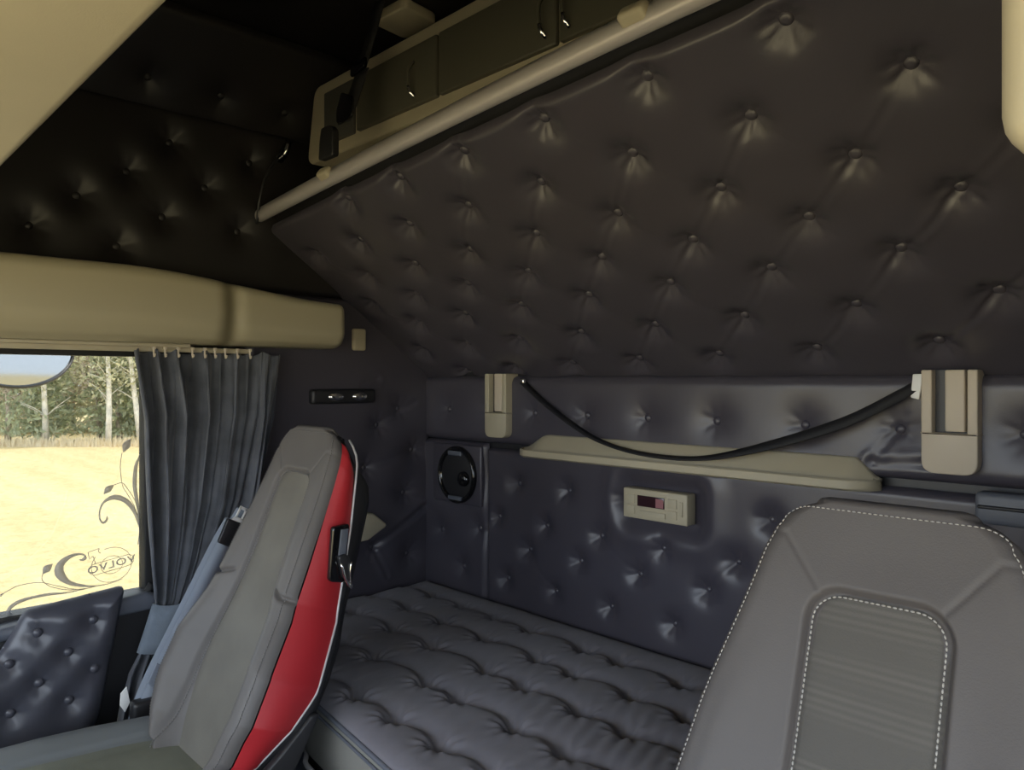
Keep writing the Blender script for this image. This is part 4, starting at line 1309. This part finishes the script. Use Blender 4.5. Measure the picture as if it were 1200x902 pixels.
def cab_seat(cx, ty, tz, k, label, detail_side, cush_z, wl):
    th = math.atan(k)
    S = np.array([0, math.sin(th), math.cos(th)]); Nf = np.array([0, -math.cos(th), math.sin(th)]); T = np.array([cx, ty, tz])
    frame = lambda u_, d_, n_: T + np.array([u_, 0, 0]) - d_ * S + n_ * Nf
    t = thing('cab_seat', label, 'seat', (cx, ty - 0.3, ZF))
    hwf = lambda d: np.interp(d, [0, .008, .02, .04, .07, .11, .2, .3, .38, .46, .53, .62, .70, .8], [.088, .108, .122, .134, .142, .147, .158, .171, .181, .203, .222, .225, .200, .125]) * (1 + (wl - 1) * (0.35 + 0.65 * sstep(0.0, 0.28, d)))
    nbf = lambda d: np.interp(d, [0, .12, .2, .3, .42, .52, .65, .8], [0.0, .002, .006, .012, .022, .045, .055, .05])
    nsf = lambda d: np.interp(d, [0, .05, .2, .3, .4, .55, .68, .8], [-.045, -.07, -.095, -.105, -.115, -.095, -.035, 0.01])
    ihw, id0, ir = 0.077, 0.106, 0.036

    def ins_half(d):
        dd = d - id0
        if dd <= 0: return -1.0
        if dd < ir: return ihw - ir + math.sqrt(max(0, ir * ir - (ir - dd) ** 2))
        return ihw + (0.050 if detail_side else 0.012) * float(sstep(0.28, 0.62, d))

    def Ff(us, d, hw, nb):
        a = np.abs(us)
        n_ = nb * sstep(0.075, hw - 0.035, a) if not detail_side else nb * sstep(0.075 + 0.02 * float(sstep(0.28, 0.62, d)), hw - 0.03, a)
        n_ = n_ + 0.006 * np.exp(-((a - (hw - 0.05)) / 0.03) ** 2) * float(sstep(0.15, 0.3, d))
        n_ = n_ + 0.010 * float(np.exp(-((d - 0.60) / 0.2) ** 2)) * (1 - sstep(0.0, 0.12, a))
        n_ = n_ - 0.006 * float(np.exp(-((d - 0.06) / 0.06) ** 2)) * np.exp(-(a / 0.09) ** 2)
        ih = ins_half(d)
        qy = id0 + ir - d
        e_ = a - ih if qy <= 0 else np.hypot(np.maximum(a - (ihw - ir), 0), qy) - ir
        n_ = n_ - 0.010 * (1 - sstep(-0.004, 0.008, e_)) - 0.005 * np.exp(-((e_ - 0.001) / 0.0035) ** 2)
        # headrest corner seams and the cross seam of the bolsters
        for sgn in (1,):
            p0, p1 = np.array([0.118, 0.045]), np.array([0.068, 0.108])
            dv = p1 - p0; tt_ = np.clip(((a - p0[0]) * dv[0] + (d - p0[1]) * dv[1]) / (dv @ dv), 0, 1)
            ds = np.hypot(a - p0[0] - tt_ * dv[0], d - p0[1] - tt_ * dv[1])
            n_ = n_ - 0.0020 * np.exp(-(ds / 0.0026) ** 2)
        ds = np.abs(d - (0.36 + 0.35 * (a - 0.1)))
        n_ = n_ - (0.012 if detail_side else 0.003) * np.exp(-(ds / 0.0045) ** 2) * sstep(0.095, 0.125, a)
        return n_

    dl = np.concatenate([np.linspace(0, 0.03, 14)[:-1], np.linspace(0.03, 0.80, 230)])
    A, L, R_, B, nc_ = body(frame, dl, hwf, nbf, nsf, -0.160, ihw, id0, ir, 0.028, 0.014, Ff)
    bk_ = mk('backrest', grid(A), M['seat_leather_lit' if detail_side else 'seat_leather'], t)
    kr = nc_ + (6 if detail_side else 105)
    mk('side_panel', grid(L[kr:], True), M['red'], t); mk('side_panel', grid(R_[kr:]), M['red'], t)
    for o_ in t.children:
        if o_.name.startswith('side_panel'): o_['label'] = 'red leather side panel'
    mk('back_shell', merge(grid(B, True), grid(L[:kr + 1], True), grid(R_[:kr + 1])), M['black'], t)
    for s_ in (-1, 1):
        P_ = [frame(s_ * float(hwf(d)) * 1.0, d, float(nsf(d))) for d in dl[(4 if detail_side else 105)::6]]
        mk('silver_piping', tube(P_, 0.0028, 6), M['silver_trim'], t)
    # fabric insert
    drows = np.concatenate([np.linspace(id0 + 0.0008, id0 + ir, 16)[:-1], np.linspace(id0 + ir, 0.79, 120)])
    G_ = []
    for d in drows:
        ih = ins_half(d); us = np.linspace(-ih, ih, 40)
        n_ = Ff(us * 0.97, d, float(hwf(d)), float(nbf(d)))
        base_n = float(np.interp(0.5, [0, 1], [n_[19], n_[20]]))
        G_.append([frame(u_, d, base_n + 0.003 - 0.005 * (abs(u_) / ih) ** 6) for u_ in us])
    mk('fabric_insert', grid(np.array(G_)), M['plain_insert'] if detail_side else M['insert'], t)
    # stitching
    beads = []

    def stitch(P_, pitch=0.0062, ln=0.0042, r=0.0010):
        P_ = np.array(P_); seg = np.linalg.norm(np.diff(P_, axis=0), axis=1); cum = np.concatenate([[0], np.cumsum(seg)])
        for s0_ in np.arange(0, cum[-1] - ln, pitch):
            a = np.array([np.interp(s0_, cum, P_[:, j]) for j in range(3)]); b = np.array([np.interp(s0_ + ln, cum, P_[:, j]) for j in range(3)])
            beads.append(tube([a, (a + b) / 2 + Nf * 0.0006, b], [r * .6, r, r * .6], 4))

    def on_front(u_, d_, off=0.0012):
        hw = float(hwf(d_)); hwi = hw - 0.028
        if abs(u_) <= hwi:
            n_ = float(Ff(np.array([u_]), d_, hw, float(nbf(d_)))[0])
        else:
            n_ = float(Ff(np.array([math.copysign(hwi, u_)]), d_, hw, float(nbf(d_)))[0]); q_ = min(1, (abs(u_) - hwi) / 0.028)
            n_ = n_ - 0.028 + 0.028 * math.sqrt(1 - q_ * q_)
        return frame(u_, d_, n_ + off)

    ol = []; fw = (float(hwf(0.03)) - 0.012) / 0.116
    for d in np.linspace(0.78, 0.03, 90): ol.append(on_front(-(float(hwf(d)) - 0.012), d))
    for a in np.linspace(0, math.pi / 2, 8)[1:]: ol.append(on_front(-fw * (0.085 + 0.031 * math.cos(a)), 0.03 - 0.022 * math.sin(a)))
    for u_ in np.linspace(-0.083 * fw, 0.083 * fw, 24): ol.append(on_front(u_, 0.008))
    for a in np.linspace(math.pi / 2, 0, 8)[:-1]: ol.append(on_front(fw * (0.085 + 0.031 * math.cos(a)), 0.03 - 0.022 * math.sin(a)))
    for d in np.linspace(0.03, 0.78, 90): ol.append(on_front(float(hwf(d)) - 0.012, d))
    stitch(ol)
    il = []
    for d in np.linspace(0.78, id0 + ir, 60): il.append(on_front(-(ins_half(d) - 0.004), d, 0.0045))
    for a in np.linspace(0, math.pi / 2, 9)[1:]: il.append(on_front(-(ihw - ir + (ir - .004) * math.cos(a)), id0 + ir - (ir - .004) * math.sin(a), 0.0045))
    for a in np.linspace(math.pi / 2, 0, 9)[:-1]: il.append(on_front((ihw - ir + (ir - .004) * math.cos(a)), id0 + ir - (ir - .004) * math.sin(a), 0.0045))
    for d in np.linspace(id0 + ir, 0.78, 60): il.append(on_front(ins_half(d) - 0.004, d, 0.0045))
    stitch(il, 0.0062, 0.0044, 0.0013)
    tag(mk('stitching', merge(*beads), M['stitch_dim'] if detail_side else M['stitch'], t), kind='stuff')
    # cushion: same construction laid forward
    ang_c = math.radians(5)
    cb = frame(0, 0.80, 0.03)
    S2 = np.array([0, math.cos(ang_c), -math.sin(ang_c)]); N2 = np.array([0, math.sin(ang_c), math.cos(ang_c)])
    T2 = np.array([cx, cb[1] - 0.50, cush_z])
    fr2 = lambda u_, d_, n_: T2 + np.array([u_, 0, 0]) + d_ * S2 + n_ * N2
    hw2 = lambda d: np.interp(d, [0, .02, .06, .15, .4, .52, .60], [.20, .235, .255, .262, .262, .25, .22])
    nb2 = lambda d: np.interp(d, [0, .1, .3, .6], [0.0, .012, .025, .03])
    ns2 = lambda d: -0.075 + 0 * d

    def F2(us, d, hw, nb):
        a = np.abs(us)
        n_ = nb * sstep(0.13, hw - 0.04, a) - 0.006 * (1 - sstep(0.160, 0.170, a)) - 0.005 * np.exp(-((a - 0.168) / 0.003) ** 2)
        return n_ - 0.03 * (1 - float(sstep(0, 0.10, d)))

    A2, L2, R2, B2, _ = body(fr2, np.linspace(0, 0.60, 130), hw2, nb2, ns2, -0.13, .1, .1, .03, 0.032, 0.035, F2, 110)
    mk('cushion', grid(A2), M['cushion_leather'], t)
    mk('cushion_side', grid(L2, True), M['black'], t); mk('cushion_side', grid(R2), M['black'], t); mk('cushion_base', grid(B2, True), M['black'], t)
    CI = np.array([[fr2(u_, d_, float(F2(np.array([u_]), d_, 0.262, 0.02)[0]) + 0.0022) for u_ in np.linspace(-.158, .158, 30)] for d_ in np.linspace(0.06, 0.56, 50)])
    mk('cushion_insert', grid(CI), M['cushion_cloth'], t)
    zc0 = float(fr2(0, .3, -0.13)[2])
    mk('pedestal', merge(box(cx - .17, cx + .17, T2[1] + .08, T2[1] + .46, ZF + 0.05, zc0 - 0.0, .02), box(cx - .22, cx + .22, T2[1] + .04, T2[1] + .50, ZF, ZF + .05, .01)), M['black'], t, angle=40)
    # hinge shields either side of the backrest foot
    for s_ in ((-1, 1)):
        xx = cx + s_ * (float(hwf(.68)) + 0.006)
        pl_ = [frame(0, .58, -.115), frame(0, .585, -.095), frame(0, .66, -0.055), frame(0, .73, -0.01), frame(0, .78, 0.05), frame(0, .88, 0.06), frame(0, .90, -.02), frame(0, .78, -.085)]
        pl2 = [(xx, p[1], p[2]) for p in pl_]
        hs_ = mk('hinge_shield', prism(pl2, (s_ * 0.02, 0, 0), 0.006), M['black'], t, angle=40)
        sc0 = frame(0, .72, -.03)
        g_ = dome(0.006, 0.003, 10, 3); R3 = Matrix.Rotation(s_ * math.pi / 2, 3, 'Y')
        mk('screw', (np.array([tuple(R3 @ Vector(p)) for p in g_[0]]) + np.array([xx + s_ * 0.02, sc0[1], sc0[2]]), g_[1]), M['grey_plastic'], hs_)
    if detail_side:
        s_ = detail_side
        xs_ = lambda d: cx + s_ * (float(hwf(d)) + 0.011)
        # recessed slot, grey slider and chrome-edged lever on the red side
        xs = xs_(0.34)
        q3 = [(xs - s_ * 0.006, a, b) for a, b in rounded([(.855, -.320), (.897, -.318), (.884, -.447), (.846, -.438)], .008, 3)]
        sl = mk('lever_bezel', prism(q3, (s_ * 0.014, 0, 0), 0.003), M['gloss_black'], t, angle=40)
        q4 = [(xs + s_ * 0.006, a, b) for a, b in [(.874, -.328), (.892, -.328), (.884, -.392), (.866, -.390)]]
        mk('slider', prism(q4, (s_ * 0.005, 0, 0), 0.001), M['grey_plastic'], sl, angle=40)
        lp2 = [(.862, -.384), (.884, -.380), (.899, -.410), (.895, -.455), (.874, -.430)]
        lp = [(xs + s_ * 0.006, a, b) for a, b in rounded(lp2, .008, 3)]
        mk('lever', prism(lp, (s_ * 0.012, 0, 0), 0.003), M['black'], sl, angle=40)
        mk('lever_edge', tube([(xs + s_ * .0195, a, b) for a, b in smooth_path([(.893, -.400), (.890, -.430), (.893, -.457), (.878, -.434), (.868, -.400)], 16)], 0.0028, 6), M['chrome'], sl)
        # folded arm rest next to the cushion
        ar = frame(0, .80, 0.02)
        mk('arm_rest', box(cx + s_ * .262 - .03, cx + s_ * .262 + .03, ar[1] - .26, ar[1] + .06, tz - .72, tz - .655, .026, 5), M['black'], t, angle=60)
    return t


cab_seat(-1.64, 0.905, -0.115, 0.385, 'grey seat with red side panel beside the side window and curtain', 1, -0.772, 1.0)
cab_seat(-0.328, 0.932, -0.152, 0.33, 'large grey leather seat back in the lower right foreground', 0, -0.90, 1.22)

# seat belt of the far seat
sb = thing('seat_belt', 'grey seat belt running down between the curtain and the far seat', 'seat belt', (-1.97, 0.66, -0.85))
bx = -1.975
pt = [PX(286, 598, bx), PX(280, 608, bx), PX(262, 640, bx), PX(225, 715, bx), PX(195, 775, bx), PX(176, 818, bx), PX(168, 845, bx)]
pth = np.array(smooth_path(pt, 48))
vdir = np.array([0.15, 0.83, -0.53])
mk('webbing', band(pth, vdir, 0.042, 0.0025), M['belt'], sb)
mk('webbing', band(pth[8:] + np.array([-0.012, -0.012, 0.0]), vdir + np.array([0.1, 0.1, 0.2]), 0.040, 0.002), M['belt'], sb)
c0 = PX(272, 620, bx + 0.006); dirb = PX(283, 598, bx) - PX(262, 640, bx); dirb /= np.linalg.norm(dirb); pw = np.cross(dirb, np.array([1.0, 0, 0])); pw /= np.linalg.norm(pw)


def tongue_poly(pts):
    return [tuple(c0 + dirb * b + pw * a) for a, b in pts]


mk('tongue_cover', prism(tongue_poly(rounded([(-.024, -.045), (.022, -.045), (.030, .012), (.026, .022), (-.030, .022), (-.028, .008)], .006, 3)), (0.012, 0, 0), 0.003), M['black'], sb, angle=40)
ton = merge(prism(tongue_poly(rounded([(-.020, .018), (.020, .018), (.012, .034), (-.012, .034)], .003, 2)), (0.003, 0, 0), 0.0008),
            *[prism(tongue_poly(q_), (0.003, 0, 0), 0.0008) for q_ in ([(-.012, .03), (-.006, .03), (-.006, .062), (-.012, .062)], [(.006, .03), (.012, .03), (.012, .062), (.006, .062)],
                                                                      [(-.012, .056), (.012, .056), (.012, .064), (-.012, .064)])])
mk('metal_tongue', (ton[0] + np.array([0.005, 0, 0]), ton[1]), M['white_plastic'], sb, angle=40)
an = PX(176, 822, bx)
mk('anchor_cover', box(an[0] - .02, an[0] + .02, an[1] - .045, an[1] + .04, an[2] - .05, an[2] + .012, .01), M['black'], sb, angle=40)
mk('plastic_wrap', prism([tuple(PX(x, y, bx + 0.012)) for x, y in [(172, 800), (183, 776), (203, 785), (188, 812)]], (0.006, 0, 0), 0.003), M['belt'], sb, angle=40)
tgn = mk('paper_tag', prism([tuple(PX(x, y, bx - 0.03)) for x, y in [(141, 812), (148, 804), (152, 822), (146, 834), (140, 826)]], (0.004, 0, 0), 0.001), M['white_plastic'], angle=40)
tag(tgn, 'crumpled white paper tag at the foot of the curtain', 'tag')

# ------------------------------------------------------------------ lift everything so that the cab floor is z = 0
for o in scn.objects:
    if o.parent is None and o.type not in {'CAMERA', 'LIGHT'}:
        o.location.z += H
for o in scn.objects:
    if '_org' in o: del o['_org']
